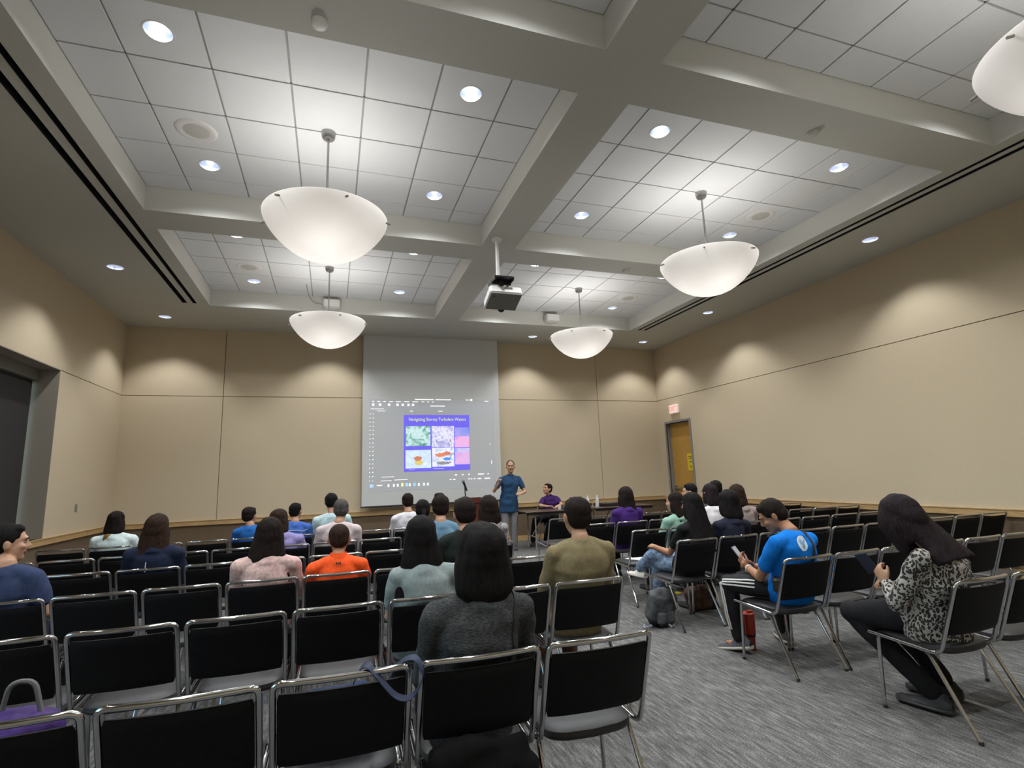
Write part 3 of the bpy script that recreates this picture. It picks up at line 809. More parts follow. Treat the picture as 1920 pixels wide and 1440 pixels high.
def cloth(name,col,var=.12,rough=.9,scale=50,bump=.25,col2=None,**k): return mat(name,col,rough,var=var,scale=scale,bump=bump,bscale=180,col2=col2,spec=.2,**k)

def headmatrix(c,yaw,pitch,roll=0): return Matrix.Translation(c)@Matrix.Rotation(yaw,4,'Z')@Matrix.Rotation(-pitch,4,'X')@Matrix.Rotation(roll,4,'Y')

def build_person(s):
    """s: spec dictionary. All joints local to the person's origin on the floor."""
    k=s.get('k',1.0); vox=s.get('vox',.012)
    HC=V(*s['head']); yaw=math.radians(s.get('hyaw',0)); pit=math.radians(s.get('hpitch',0))
    HM=headmatrix(HC,yaw,pit,math.radians(s.get('hroll',0)))@Matrix.Scale(s.get('hk',1.0),4)
    h=lambda x,y,z: HM@V(x,y,z)
    PV=V(*s['pelvis']); NB=V(*s['neck']); SR,SL=V(*s['shR']),V(*s['shL'])
    hl=V(*s.get('hiplat',(1,0,0))).normalized(); sl=(SR-SL).normalized()
    fat=s.get('fat',1.0)
    chest=(SR+SL)/2
    def torso(m,e,z0=-.10,ztop=1.0,neck=True):
        # spine curve pelvis -> chest -> neck
        up0=V(*s.get('up0',(0,0,1)))
        c0=PV+up0*z0; pts=[c0,PV,PV.lerp(chest,.35)+V(*s.get('belly',(0,.0,0))),PV.lerp(chest,.68),chest-(chest-PV).normalized()*.09*k,chest+V(0,0,-.01),chest.lerp(NB,.55),NB]
        rx=[.135,.172,.150,.155,.168,.150,.085,.060]; ry=[.10,.125,.108,.112,.118,.092,.066,.056]
        if s.get('fem'): rx=[.14,.172,.132,.138,.148,.135,.075,.052]; ry=[.10,.125,.095,.105,.112,.082,.056,.050]
        sw=(SR-SL).length/.36
        if not s.get('seated',True): rx[0]=.172; ry[0]=.125
        if not neck: pts=pts[:-1]; rx=rx[:-1]; ry=ry[:-1]
        R=[]
        for i,p in enumerate(pts):
            t=min(1,i/4); lat=(hl*(1-t)+sl*t).normalized(); a=(pts[min(i+1,len(pts)-1)]-pts[max(i-1,0)]).normalized(); f=a.cross(lat).normalized(); lat2=f.cross(a).normalized()
            X=(rx[i]*fat*k*(sw if i>=4 else 1))+e; Y=ry[i]*fat*k+e
            R.append([p+lat2*X*math.copysign(abs(math.cos(q))**.85,math.cos(q))+f*Y*math.copysign(abs(math.sin(q))**.85,math.sin(q)) for q in [2*PI*j/20 for j in range(20)]])
        m.rings(R)
    AR=s['armR']; AL=s['armL']      # (elbow, wrist, handfwd, handback)
    LR=s['legR']; LL=s['legL']      # (hip, knee, ankle, footyaw)
    au=.043*k*s.get('arm',1); ae=.034*k*s.get('arm',1); aw=.024*k
    # --- body (one continuous skin mesh)
    b=MB(); torso(b,-.018)
    nk=h(0,-.022,-.075); b.tube([NB+V(0,0,-.06),NB,nk.lerp(NB,.4),nk],[.066*k,.056*k,.050*k,.050*k],14)
    hk=s.get('hk',1.0)
    R3=HM.to_3x3()
    def he(c,r): b.ell(h(*c),r,R3)
    he((0,-.008,.028),(.074,.093,.090)); he((0,.022,-.025),(.062,.070,.080)); he((0,.050,-.082),(.034,.036,.026)); he((0,.012,-.065),(.054,.055,.038))
    he((0,.079,.030),(.046,.018,.012)); he((.038,.062,-.018),(.022,.024,.018)); he((-.038,.062,-.018),(.022,.024,.018))
    b.tube([h(0,.086,.018),h(0,.100,-.008),h(0,.107,-.022)],[.008,.010,.013],8); he((0,.098,-.025),(.016,.012,.009))
    for q in (-1,1): he((q*.077,-.004,-.006),(.010,.018,.030)); he((q*.080,-.008,.012),(.009,.016,.014))
    for sh,A,sd in ((SR,AR,-1),(SL,AL,1)):
        b.ell(sh,(au*1.12,au*1.12,au*1.12)); seg_tube(b,[sh,A[0],A[1]],[au,ae,aw])
        hand(b,A[1],A[2],A[3],s.get('thumb',1)*sd*1.0,k*.98,A[4] if len(A)>4 else (28,38,22),s.get('spread',1.0))
    for Lg in (LR,LL):
        seg_tube(b,[Lg[0],Lg[1],Lg[2]],[.078*k,.052*k,.034*k]); 
        fy=math.radians(Lg[3]); fd=V(-math.sin(fy),math.cos(fy),0); a=V(*Lg[2]); b.ell(a+fd*.05+V(0,0,-.058),(.030,.078,.020),Matrix.Rotation(fy,3,'Z'))
    me=remesh(b,vox,3,name='person_body',mats=[SK[s.get('skin','a')]])
    o=bpy.data.objects.new('person',me); COL.objects.link(o); o.location=s['loc']; o.rotation_euler=(0,0,s.get('rz',0))
    tag(o,s['label'],'person',s.get('group','seated audience'))
    # --- face parts
    for q in (-1,1):
        add(EYE_M,'eye',o,M4=HM@Matrix.Translation((q*.030,.078,.006)))
        add(browmesh(s['hair'][1]),'eyebrow',o,M4=HM@Matrix.Translation((q*.030,.0925,.030)))
    add(LIP_M,'mouth',o,M4=HM@Matrix.Translation((0,.085,-.052)))
    # --- hair
    st,hc=s['hair'][0],s['hair'][1]; g=MB(); L=s['hair'][2] if len(s['hair'])>2 else .3
    def ge(c,r): g.ell(h(*c),tuple(x for x in r),R3)
    am,am2,vx,sm=.006,.0,.0095,3
    if st=='short': ge((0,-.018,.040),(.085,.092,.088)); ge((0,-.045,.0),(.078,.062,.070)); ge((0,.03,.085),(.062,.045,.030)); am2=.004
    elif st=='buzz': ge((0,-.016,.038),(.079,.090,.083)); ge((0,-.045,.0),(.072,.056,.062)); am=.002
    elif st=='thin': ge((0,-.014,.040),(.0785,.089,.083)); ge((0,-.045,.0),(.073,.055,.06)); am=.002
    elif st=='tuft': ge((0,-.018,.040),(.087,.092,.088)); ge((0,-.045,.0),(.080,.062,.075)); ge((-.01,.0,.115),(.05,.05,.030)); ge((-.035,-.01,.115),(.02,.03,.03)); am=.009; am2=.006
    else:
        P_={'puff':(1.13,.165),'bob':(1.0,.15)}.get(st,(1.0,L)); q0,LL_=P_
        ge((0,-.018,.040),(.088*q0,.096*q0,.090*q0)); ge((0,-.045,-.005),(.088*q0,.070*q0,.085))
        if st=='pony':
            ge((0,-.045,-.035),(.080,.060,.060)); ge((0,-.105,-.01),(.030,.035,.030)); g.tube([h(0,-.115,-.01),h(0,-.14,-.06),h(0,-.12,-.16)],[.026,.030,.014],10); am2=.004
        else:
            wd=s.get('hw',1.25) if st=='longwide' else 1.0
            if s.get('cover'):
                for q in (-1,1): ge((q*.070,.030,-.035),(.030,.060,.105)); ge((q*.055,.045,-.10),(.035,.040,.07))
            down=V(*s.get('hairdown',(0,-.04,-1))).normalized(); c=h(0,-.035,.035); lat=R3@V(1,0,0); bk=lat.cross(down).normalized(); R=[]; n_=11; tot=LL_+.055
            for i in range(n_+1):
                t=i/n_; cc=c+down*(tot*t)
                w=(.086*q0*(1+.5*(wd-1)*t)+.020*math.sin(PI*t*.6)*wd*q0+(.012*wd if (t>.8 and st=='longwide') else 0)); d=.070*q0-(.016 if st in('bob','puff') else .026)*t
                if st in('bob','puff'): k_=math.sqrt(max(.12,1-max(0,(t-.62)/.40)**2)); w*=k_; d*=k_
                R.append([cc+lat*w*math.cos(x)+bk*d*math.sin(x)+(R3@V(0,-1,0))*(.034*t) for x in [2*PI*j_/20 for j_ in range(20)]])
            g.rings(R)
            for q in (-1,1): ge((q*.072*q0,-.005,-.045),(.024*q0,.045,.085))
            am=.011 if st=='puff' else .006; am2=.0055
    hm=remesh(g,vx,sm,am,9,(1,1,.6),name='hair',mats=[H[hc]],amp2=am2,freq2=34)
    ho=add(hm,'hair',o)
    if s.get('tips'):
        g=MB(); c=h(0,-.06,-.10); g.ell(c+V(-.02,-.045,-.075),(.062,.030,.045)); g.ell(c+V(-.055,-.045,-.11),(.034,.022,.04)); add(remesh(g,.008,2,.008,14,(1,1,.4),name='hair_tips',mats=[H['ombre']],amp2=.004),'hair_tips',ho,label='golden dyed hair ends')
    # --- shirt
    c=MB(); torso(c,.010,s.get('hem',-.12),neck=False)
    c.tube([chest.lerp(NB,.3),chest.lerp(NB,.85)],[.098*k,.068*k],16)
    slv=s.get('sleeve','short')
    for sh,A in ((SR,AR),(SL,AL)):
        c.ell(sh,(au*1.35,au*1.35,au*1.35)); e=V(*A[0]); wv=V(*A[1]); neckside=chest.lerp(NB,.5)
        c.tube([neckside,sh],[.062*k,au*1.25],14)
        if slv=='short': seg_tube(c,[sh,sh.lerp(e,.62)],[au*1.32,au*1.30])
        else: seg_tube(c,[sh,e,e.lerp(wv,.93)],[au*1.3,ae*1.42,aw*1.5])
    if s.get('apron'):   # loose hem hanging around the hips
        c.ell(PV+V(0,0,-.01),(.185*k,.145*k,.11))
    sm_=remesh(c,.012,s.get('ssm',4),s.get('wr',.010),s.get('wf',8),(1,1,1.6),name='shirt',mats=[s['shirt']],amp2=.003,freq2=26)
    sho=add(sm_,s.get('top','shirt'),o)
    if s.get('collar'):
        g=MB(); cc=chest.lerp(NB,.80)+V(0,0,.008); up=(NB-chest).normalized(); a1=(sl*1.0); a2=up.cross(a1).normalized()
        for zz,r0 in ((0,.070),(.012,.068),(.028,.062)): pass
        g.rings([[cc+up*zz+a1*r*math.cos(q)+a2*r*1.05*math.sin(q) for q in [2*PI*i/20 for i in range(20)]] for zz,r in ((-.018,.076*k),(.016,.066*k),(.022,.064*k),(.018,.060*k),(-.015,.062*k))],False)
        gm=g.mesh('collar',s['shirt']); add(gm,'collar',sho)
    # --- trousers
    t=MB(); t.ell(PV+V(0,0,-.02),(.168*k*fat,.128*k,.105*k)) if s.get('seated',True) else t.ell(PV+V(0,0,-.01),(.168*k*fat,.118*k,.12*k))
    for Lg in (LR,LL):
        hp,kn,an=[V(*x) for x in Lg[:3]]; tl=s.get('tl',1.0); end=kn.lerp(an,.97*tl)
        seg_tube(t,[hp,kn,end],[.094*k,.068*k,s.get('cuff',.056)*k],14)
    tm=remesh(t,.013,4,.009,9,name='trousers',mats=[s['pants']],amp2=.003,freq2=24)
    to=add(tm,s.get('bottom','trousers'),o)
    # --- shoes
    for Lg in (LR,LL):
        fy=math.radians(Lg[3]); a=V(*Lg[2]); fp=math.radians(Lg[4]) if len(Lg)>4 else 0
        sm=shoe_mesh(*s.get('shoes',(M['shoe_blk'],M['shoe_sole'])))
        base=Matrix.Translation(a)@Matrix.Rotation(fy,4,'Z')@Matrix.Rotation(fp,4,'X')@Matrix.Translation((0,.01,-.088))@Matrix.Scale(k,4)
        add(sm,'shoe',o,M4=base@Matrix.Scale(1.06,4))
    s['_shirt']=sm_; s['_trousers']=tm; s['_o']=o; s['_so']=sho; s['_to']=to
    return o
BR={}
def browmesh(hc):
    if hc not in BR:
        m=MB(); m.ell((0,0,0),(.020,.005,.0045),nu=10,nv=6); BR[hc]=m.mesh('eyebrow',H[hc])
    return BR[hc]
M['shoe_blk']=mat('black_shoe_upper',(.015,.015,.018),.6); M['shoe_sole']=mat('dark_sole',(.05,.05,.05),.7); M['sole_w']=mat('white_rubber_sole',(.62,.60,.55),.6); M['shoe_gry']=mat('grey_shoe_upper',(.06,.06,.07),.7,var=.3,scale=60)

SEAT={(b,r,k):(x,y,rz) for (b,r,k,x,y,rz) in SEATS}
REC={}
def seated(key,hx,top,**s):
    """hx: world x of the head; top: world height of the crown"""
    x,y,rz=SEAT[key]; k=s.get('k',1.0); s['loc']=(x,y,0); s['rz']=rz
    lx=hx-x; hy=s.pop('hy',.20); hk=s.get('hk',1.0)
    hc=(lx,hy,top-.130*hk)
    s['head']=hc; zs=top-.335*k-(.0 if not s.get('fem') else -.01); w=s.get('sw',.175 if not s.get('fem') else .152)*k; lean=lx*.6
    tw=math.radians(s.get('twist',0)); 
    s['neck']=(lean*1.05,hy-.055,top-.255*k)
    s['shR']=(lean+w*math.cos(tw),hy-.055+w*math.sin(tw),zs-.02); s['shL']=(lean-w*math.cos(tw),hy-.055-w*math.sin(tw),zs-.02)
    s['pelvis']=(0,.25,.545)
    r=random.Random(key[1]*97+key[2]*13+len(key[0]))
    ez=zs-.27*k
    s.setdefault('armR',((lean+w+.035,.25,max(.66,ez)),(.10+r.uniform(0,.03),.45,.645),(-.35,1,-.1),(.2,.1,1)))
    s.setdefault('armL',((lean-w-.035,.25,max(.66,ez)),(-.10-r.uniform(0,.03),.45,.645),(.35,1,-.1),(-.2,.1,1)))
    sp=.10+r.uniform(-.01,.02)
    s.setdefault('legR',((.085,.27,.545),(sp+.01,.27+.42*min(1,k+.05),.525),(sp,.64,.095),-6)); s.setdefault('legL',((-.085,.27,.545),(-sp-.01,.27+.42*min(1,k+.05),.525),(-sp,.66,.095),6))
    s.setdefault('pants',PB); REC[key]=s; return build_person(s)
PB=cloth('black_trousers',(.014,.014,.016)); JN=cloth('blue_denim',(.10,.16,.26),.35,scale=30,col2=(.22,.30,.42)); KH=cloth('khaki_trousers',(.30,.26,.20)); NV=cloth('navy_trousers',(.02,.028,.06)); BRN=cloth('brown_trousers',(.10,.05,.025))
def C(n,c,**k): return cloth(n,c,**k)
# left block, nearest rows first
seated(('left',0,2),.60,1.262,hk=1.08,k=1.0,fem=True,hair=('puff','black'),shirt=C('charcoal_heather_knit',(.028,.030,.032),var=.5,scale=70,stretch=(1,1,5),col2=(.055,.058,.06)),sleeve='long',fat=1.12,sw=.178,pants=PB,wr=.016,apron=True,label='person with fluffy black bob in a charcoal knit top, nearest row')
p16=dict(fem=True,hk=1.05,hw=1.55,hair=('longwide','black',.31),shirt=C('pale_grey_teal_tee',(.24,.29,.29)),sleeve='short',sw=.150,fat=1.24,label='person with long flared black hair and pale grey-teal tee, second nearest row')
seated(('left',1,3),.517,1.243,**p16)
seated(('left',1,1),1.554,1.308,hk=1.10,hair=('short','dark'),shirt=C('olive_long_sleeve_tee',(.215,.175,.095)),sleeve='long',fat=1.08,sw=.19,pants=BRN,skin='a',label='person with short dark hair in an olive long-sleeved shirt, beside the aisle')
x,y,rz=SEAT[('left',2,8)]
seated(('left',2,8),-2.0,1.274,hk=1.08,hyaw=-62,twist=-10,hair=('short','black'),shirt=C('slate_navy_tee',(.035,.050,.11)),fat=.98,sw=.175,armR=((.20,.14,.70),(.20,.34,.62),(-.1,1,-.3),(.9,.1,.4)),skin='a',vox=.009,label='person in slate blue tee at the far left looking to the right')
seated(('left',2,5),-.43,1.223,fem=True,hk=1.06,hw=1.5,hair=('longwide','dark',.31),shirt=C('dusty_pink_blouse',(.52,.34,.31),col2=(.62,.44,.41)),sleeve='long',sw=.178,fat=1.1,wr=.014,label='person with long dark hair in a dusty pink blouse')
o10=dict(k=.9,hk=1.0,hair=('buzz','brown'),shirt=C('bright_orange_polo',(.95,.10,.015),rough=.7),collar=True,skin='b',sw=.19,label='person in a bright orange high-collared polo with close-cropped hair')
seated(('left',2,4),.064,1.151,**o10)
seated(('left',2,2),1.05,1.301,hk=1.12,hair=('short','dark'),shirt=C('black_green_shirt',(.012,.018,.016)),sleeve='long',fat=1.05,skin='a',label='person with dark hair and blackish green shirt, hidden below the lectern microphone')
seated(('left',3,7),-1.434,1.245,fem=True,hk=1.08,hair=('longwide','brown',.26),shirt=C('dark_navy_top',(.012,.018,.042)),sleeve='long',sw=.175,fat=1.05,label='person with long brown hair in a dark navy top, left side')
seated(('left',3,2),1.055,1.300,hk=1.08,hair=('tuft','dark'),shirt=C('steel_blue_tee',(.13,.24,.34)),label='person with tousled dark hair and a steel blue tee')
seated(('left',3,1),1.56,1.266,fem=True,hk=1.15,hair=('bob','dark'),shirt=C('grey_checked_blouse',(.20,.19,.19),var=.6,scale=40,col2=(.34,.32,.32)),sleeve='long',label='person with dark rounded bob in grey checked blouse, left of the standing presenter')
seated(('left',4,4),-.55,1.191,fem=True,hk=1.08,hair=('bob','brown'),shirt=C('lavender_tee',(.26,.23,.46)),sw=.178,fat=1.05,label='person in a lavender tee half hidden behind the pink blouse')
seated(('left',4,3),.11,1.270,hk=1.05,hair=('short','grey'),shirt=C('pale_pink_shirt',(.60,.50,.51)),sleeve='long',sw=.19,label='person with greying hair in a pale pinkish white shirt')
seated(('left',4,1),1.045,1.215,fem=True,hk=1.0,hair=('pony','black'),shirt=C('black_tee',(.012,.012,.013)),label='person with black hair tied back, beside the white shirt')
seated(('left',5,8),-2.45,1.21,fem=True,hk=1.0,hair=('bob','dark'),tips=True,shirt=C('white_aqua_tee',(.62,.74,.74)),fat=1.15,sw=.19,label='person with gold-tipped dark bob in a white tee, far left front row')
seated(('left',5,5),-.99,1.19,k=.9,hk=.98,hyaw=-28,hair=('short','dark'),shirt=C('bright_blue_tee',(.02,.13,.42)),label='person with short hair in a bright blue tee, front row left')
p7=dict(k=.92,hk=.95,hyaw=-22,hair=('short','black'),shirt=C('royal_blue_printed_tee',(.06,.15,.50)),label='person in royal blue tee with pale print across the back')
seated(('left',5,4),-.44,1.21,**p7)
seated(('left',5,3),.0,1.316,hk=1.0,hair=('short','black'),shirt=C('pale_cyan_tee',(.50,.66,.70)),sw=.19,label='person in pale cyan tee, tallest head left of the screen')
seated(('left',5,1),1.02,1.272,hk=1.0,hair=('short','dark'),shirt=C('white_dress_shirt',(.66,.66,.70)),sleeve='long',sw=.185,label='person in plain white shirt directly below the projection screen')
# right block
x,y,rz=SEAT[('right',0,1)]; q=lambda a,b,c,x=x,y=y:(a-x,b-y,c)
leo=newmat('leopard_print_fabric')
def leopard():
    m,nt,b,out=leo; N=nt.nodes; L=nt.links
    tc=N.new('ShaderNodeTexCoord'); mp=N.new('ShaderNodeMapping'); mp.inputs['Scale'].default_value=(1,1,.75); nz=N.new('ShaderNodeTexNoise'); nz.inputs['Scale'].default_value=14
    mixv=N.new('ShaderNodeMix'); mixv.data_type='VECTOR'; mixv.inputs['Factor'].default_value=.06
    L.new(tc.outputs['Object'],mp.inputs[0]); L.new(mp.outputs[0],nz.inputs['Vector']); L.new(mp.outputs[0],mixv.inputs['A']); L.new(nz.outputs['Color'],mixv.inputs['B'])
    v=N.new('ShaderNodeTexVoronoi'); v.inputs['Scale'].default_value=70; L.new(mixv.outputs['Result'],v.inputs['Vector'])
    cr=N.new('ShaderNodeValToRGB'); cr.color_ramp.interpolation='CONSTANT'; e=cr.color_ramp.elements
    e[0].position=0; e[0].color=(.16,.13,.11,1); e[1].position=.52; e[1].color=(.40,.38,.345,1); x_=e.new(.17); x_.color=(.012,.011,.011,1)
    L.new(v.outputs['Distance'],cr.inputs[0]); L.new(cr.outputs[0],b.inputs['Base Color']); b.inputs['Roughness'].default_value=.8
leopard()
build_person(dict(loc=(x,y,0),rz=0,k=.98,fem=True,hk=1.12,vox=.0085,head=q(3.20,2.34,1.12),hyaw=12,hpitch=26,neck=q(3.28,2.25,.975),shR=q(3.49,2.25,.855),shL=q(3.15,2.22,.92),pelvis=q(3.38,2.36,.545),hiplat=(1,-.3,0),fat=1.12,
  armR=(q(3.53,2.36,.63),q(3.30,2.53,.70),(-.8,.5,.3),(.3,.5,.8),(45,55,35)),armL=(q(3.13,2.40,.64),q(3.21,2.50,.735),(.0,.5,.75),(-.9,.3,.2),(35,50,35)),
  legR=(q(3.47,2.38,.545),q(3.50,2.76,.50),q(3.64,2.55,.10),22),legL=(q(3.31,2.40,.545),q(3.22,2.78,.51),q(3.40,2.45,.10),14),
  hair=('longwide','purp',.30),cover=True,hw=2.1,hairdown=(.46,-.30,-.84),shirt=leo[0],sleeve='long',pants=PB,wr=.014,apron=True,label='person in a leopard-print blouse with long dark hair holding a phone'))
x,y,rz=SEAT[('right',1,1)]; q=lambda a,b,c,x=x,y=y:(a-x,b-y,c)
pb=cloth('black_track_pants',(.012,.012,.015),rough=.6)
s27=dict(loc=(x,y,0),rz=0,k=1.0,hk=1.04,vox=.0075,head=q(3.245,3.37,1.075),hyaw=48,hpitch=30,neck=q(3.275,3.25,.975),shR=q(3.44,3.245,.895),shL=q(3.10,3.215,.90),pelvis=q(3.33,3.37,.545),hiplat=(1,.05,0),fat=1.08,belly=(.01,-.02,0),arm=1.05,skin='b',
  armR=(q(3.46,3.48,.68),q(3.24,3.62,.665),(-.75,.45,.35),(.4,.6,.6),(40,50,35)),armL=(q(3.10,3.42,.63),q(3.17,3.62,.665),(-.25,.6,.7),(-.8,.4,.2),(35,45,30)),
  legR=(q(3.41,3.40,.54),q(3.56,3.78,.51),q(3.63,3.78,.10),-25),legL=(q(3.24,3.40,.545),q(3.08,3.76,.53),q(3.14,3.76,.11),20,-12),
  hair=('short','dark'),shirt=C('azure_blue_tee',(.004,.17,.62)),pants=pb,shoes=(M['shoe_gry'],M['sole_w']),wr=.009,apron=True,label='person in a bright azure tee and striped track pants looking at a phone')
build_person(s27)
x,y,rz=SEAT[('right',2,1)]; q=lambda a,b,c,x=x,y=y:(a-x,b-y,c)
build_person(dict(loc=(x,y,0),rz=0,k=.93,fem=True,hk=1.06,vox=.009,head=q(3.39,4.56,1.10),hyaw=8,neck=q(3.37,4.50,.965),shR=q(3.50,4.49,.885),shL=q(3.22,4.50,.885),pelvis=q(3.33,4.60,.54),fat=1.05,skin='b',
  armR=(q(3.55,4.66,.66),q(3.30,4.90,.64),(-.9,.4,0),(.1,.1,1)),armL=(q(3.205,4.72,.64),q(3.17,4.92,.68),(-.1,1,.1),(-.4,.1,.9)),
  legR=(q(3.41,4.62,.54),q(3.18,4.97,.61),q(3.15,5.20,.43),8),legL=(q(3.26,4.62,.54),q(3.24,5.02,.50),q(3.25,5.05,.10),10),
  hair=('longwide','black',.42),hw=1.75,hairdown=(0,-.15,-1),shoes=(M['sole_w'],M['sole_w']),shirt=C('plain_black_tee',(.011,.011,.012)),pants=JN,cuff=.062,label='person with very long straight black hair, black tee and ripped blue jeans'))
seated(('right',2,2),3.85,1.227,fem=True,hk=1.0,hair=('puff','black'),shirt=C('dark_navy_tee',(.016,.018,.035)),sw=.17,label='person with dark bob and navy tee, right of the long black hair')
seated(('right',3,2),3.90,1.198,fem=True,hk=1.0,hyaw=35,hair=('long','dark',.20),shirt=C('mint_green_top',(.25,.42,.34)),sw=.16,label='person in a mint green top facing left, behind the long black hair')
seated(('right',3,3),4.42,1.279,hk=1.0,hyaw=2,hair=('bob','purp'),shirt=C('bright_white_tee',(.72,.70,.72)),label='person in bright white top, right block centre')
seated(('right',3,4),4.82,1.25,fem=True,hk=1.06,hyaw=5,hair=('bob','brown'),shirt=C('mauve_grey_top',(.34,.27,.26)),sleeve='long',sw=.18,label='person with brown bob in a mauve grey top')
seated(('right',4,2),3.81,1.257,fem=True,hk=1.1,hair=('long','dark',.27),shirt=C('deep_violet_top',(.055,.02,.15)),sw=.175,fat=1.05,label='person with long dark hair in a deep violet top near the front tables')
seated(('right',4,4),4.876,1.259,hk=1.02,hyaw=55,hair=('short','black'),shirt=C('sand_brown_tee',(.20,.15,.10)),label='person in left-facing profile before the wooden door')
seated(('right',4,5),5.33,1.287,hk=1.0,hair=('short','black'),shirt=C('taupe_tee',(.15,.13,.12)),label='person whose black hair shows behind the bright white top')

# presenter, standing, facing the audience
x,y=3.42,10.45
def w3(a,b,c): return (a-x,b-y,c)
build_person(dict(loc=(x,y,0),rz=0,seated=False,group='presenters',k=1.0,hk=1.12,vox=.0070,head=w3(3.455,10.40,1.632),hyaw=163,hpitch=2,neck=w3(3.45,10.44,1.47),shR=w3(3.265,10.43,1.385),shL=w3(3.635,10.46,1.385),pelvis=w3(3.41,10.46,.93),hiplat=(-1,0,0),fat=1.07,skin='a',thumb=1,
  armR=(w3(3.08,10.36,1.16),w3(3.12,10.20,1.30),(.15,-.2,.9),(-.8,.5,.1),(45,60,40)),armL=(w3(3.74,10.38,1.12),w3(3.60,10.20,1.09),(-.9,-.3,.05),(.1,-.5,.8),(35,50,30)),
  legR=(w3(3.32,10.46,.88),w3(3.31,10.42,.48),w3(3.28,10.47,.09),195),legL=(w3(3.50,10.46,.88),w3(3.50,10.41,.48),w3(3.49,10.44,.09),172),
  hem=-.20,up0=(0,0,1),hair=('thin','grey'),collar=True,shirt=C('dusty_blue_polo',(.022,.062,.135)),pants=C('grey_chinos',(.19,.19,.20)),cuff=.072,shoes=(M['shoe_gry'],M['shoe_sole']),label='person in a dusty blue polo and grey trousers standing and gesturing'))
# seated presenter in purple behind the table
x,y=4.56,11.12
def w4(a,b,c): return (a-x,b-y,c)
build_person(dict(loc=(x,y,0),rz=0,group='presenters',k=1.0,hk=1.02,vox=.008,head=w4(4.46,10.93,1.13),hyaw=108,hpitch=-14,neck=w4(4.50,10.98,.985),shR=w4(4.33,10.90,.92),shL=w4(4.68,10.99,.93),pelvis=w4(4.53,10.97,.545),hiplat=(-1,-.2,0),skin='a',
  armR=(w4(4.22,10.78,.80),w4(4.34,10.64,.785),(.8,-.4,0),(.1,.1,1)),armL=(w4(4.72,10.80,.80),w4(4.58,10.66,.785),(-.6,-.6,0),(.1,.1,1)),
  legR=(w4(4.44,10.93,.545),w4(4.05,10.68,.52),w4(4.00,10.74,.10),150),legL=(w4(4.60,10.93,.545),w4(4.38,10.60,.52),w4(4.28,10.70,.10),165),
  hair=('short','dark'),collar=True,shirt=C('purple_polo',(.045,.015,.10)),pants=PB,label='person in a purple polo seated at the front table looking up'))
ch=put_chair(4.56,11.12+.10,PI-.15,'black chrome chair holding the purple-shirted person at the front table','chairs at the front tables')

# marks on clothing
def circ(cx,cy,rx,ry,n=18): return [(cx+rx*math.cos(2*PI*i/n),cy+ry*math.sin(2*PI*i/n)) for i in range(n)]
def rc(x0,x1,y0,y1): return [(x0,y0),(x1,y0),(x1,y1),(x0,y1)]
s=s27; bk=(-(0.27*0)-.0,-1,.0)
emb=mat('pale_shirt_print',(.62,.74,.84),.8,var=.1); dk=mat('shirt_print_shade',(.18,.36,.55),.8); blk=mat('black_print',(.02,.02,.02),.8); wht=mat('white_stripe',(.72,.72,.70),.7); pale=mat('faded_print',(.42,.50,.72),.85)
nb=V(.0,-1,.1); EO=V(3.255-s['loc'][0],3.14-s['loc'][1],.895)
d=decal(s['_shirt'],s['_so'],'back_emblem',[circ(0,0,.042,.055)],EO,nb,(0,0,1),emb)
decal(s['_shirt'],s['_so'],'emblem_detail',[circ(-.012,.012,.012,.018,10),circ(.014,.018,.010,.014,10),circ(.004,-.014,.010,.022,10)],EO,nb,(0,0,1),dk,.005)
def conform(me,P,off=.004):
    bv=BVHTree.FromPolygons([v.co for v in me.vertices],[tuple(p.vertices) for p in me.polygons]); out=[]
    for p in P:
        loc,n,i,dst=bv.find_nearest(V(*p)); out.append((loc+n*off,n))
    return out
def ribbon(me,P,w,name,mt,par,off=.004,th=0.0):
    c=conform(me,P,off); m=MB(); vs=[];fs=[]
    for i,(p,n) in enumerate(c):
        t=(c[min(i+1,len(c)-1)][0]-c[max(i-1,0)][0]).normalized(); sd=t.cross(n).normalized()
        vs+=[p-sd*w/2,p+sd*w/2,p+sd*w/2+n*.003,p-sd*w/2+n*.003]
    for i in range(len(c)-1):
        for j in range(4): fs.append((4*i+j,4*i+(j+1)%4,4*i+4+(j+1)%4,4*i+4+j))
    m.add(vs,fs); return m.build(name,mt,par)
# crossbody strap of the azure shirt
P=[V(*s['shR']).lerp(V(*s['neck']),.45)+V(0,.04,.05),V(*s['shR']).lerp(V(*s['neck']),.45)+V(.0,-.07,.02),V(*s['shR'])+V(-.085,-.12,-.08),V(*s['shR'])+V(-.08,-.13,-.18),V(*s['pelvis'])+V(.10,-.16,.06)]
P=[P[i].lerp(P[i+1],t/5) for i in range(4) for t in range(5)]+[P[-1]]
bag=MB(); bag.rbox(-.10,.10,-.035,.035,-.05,.05,.015); bg_=bag.build('sling_bag',M['dkplastic'],None,True,(3.15,3.30,.60),.8)
tag(bg_,'small black sling bag at the waist of the azure-shirted person','bag')
st_=ribbon(s['_shirt'],P,.028,'strap',M['dkplastic'],bg_); st_.matrix_parent_inverse=bg_.matrix_basis.inverted()@Matrix.Translation(s['loc'])
wm=MB(); wm.rbox(-.05,.04,-.040,-.036,-.02,.03,.001); wm.build('patch',emb,bg_)
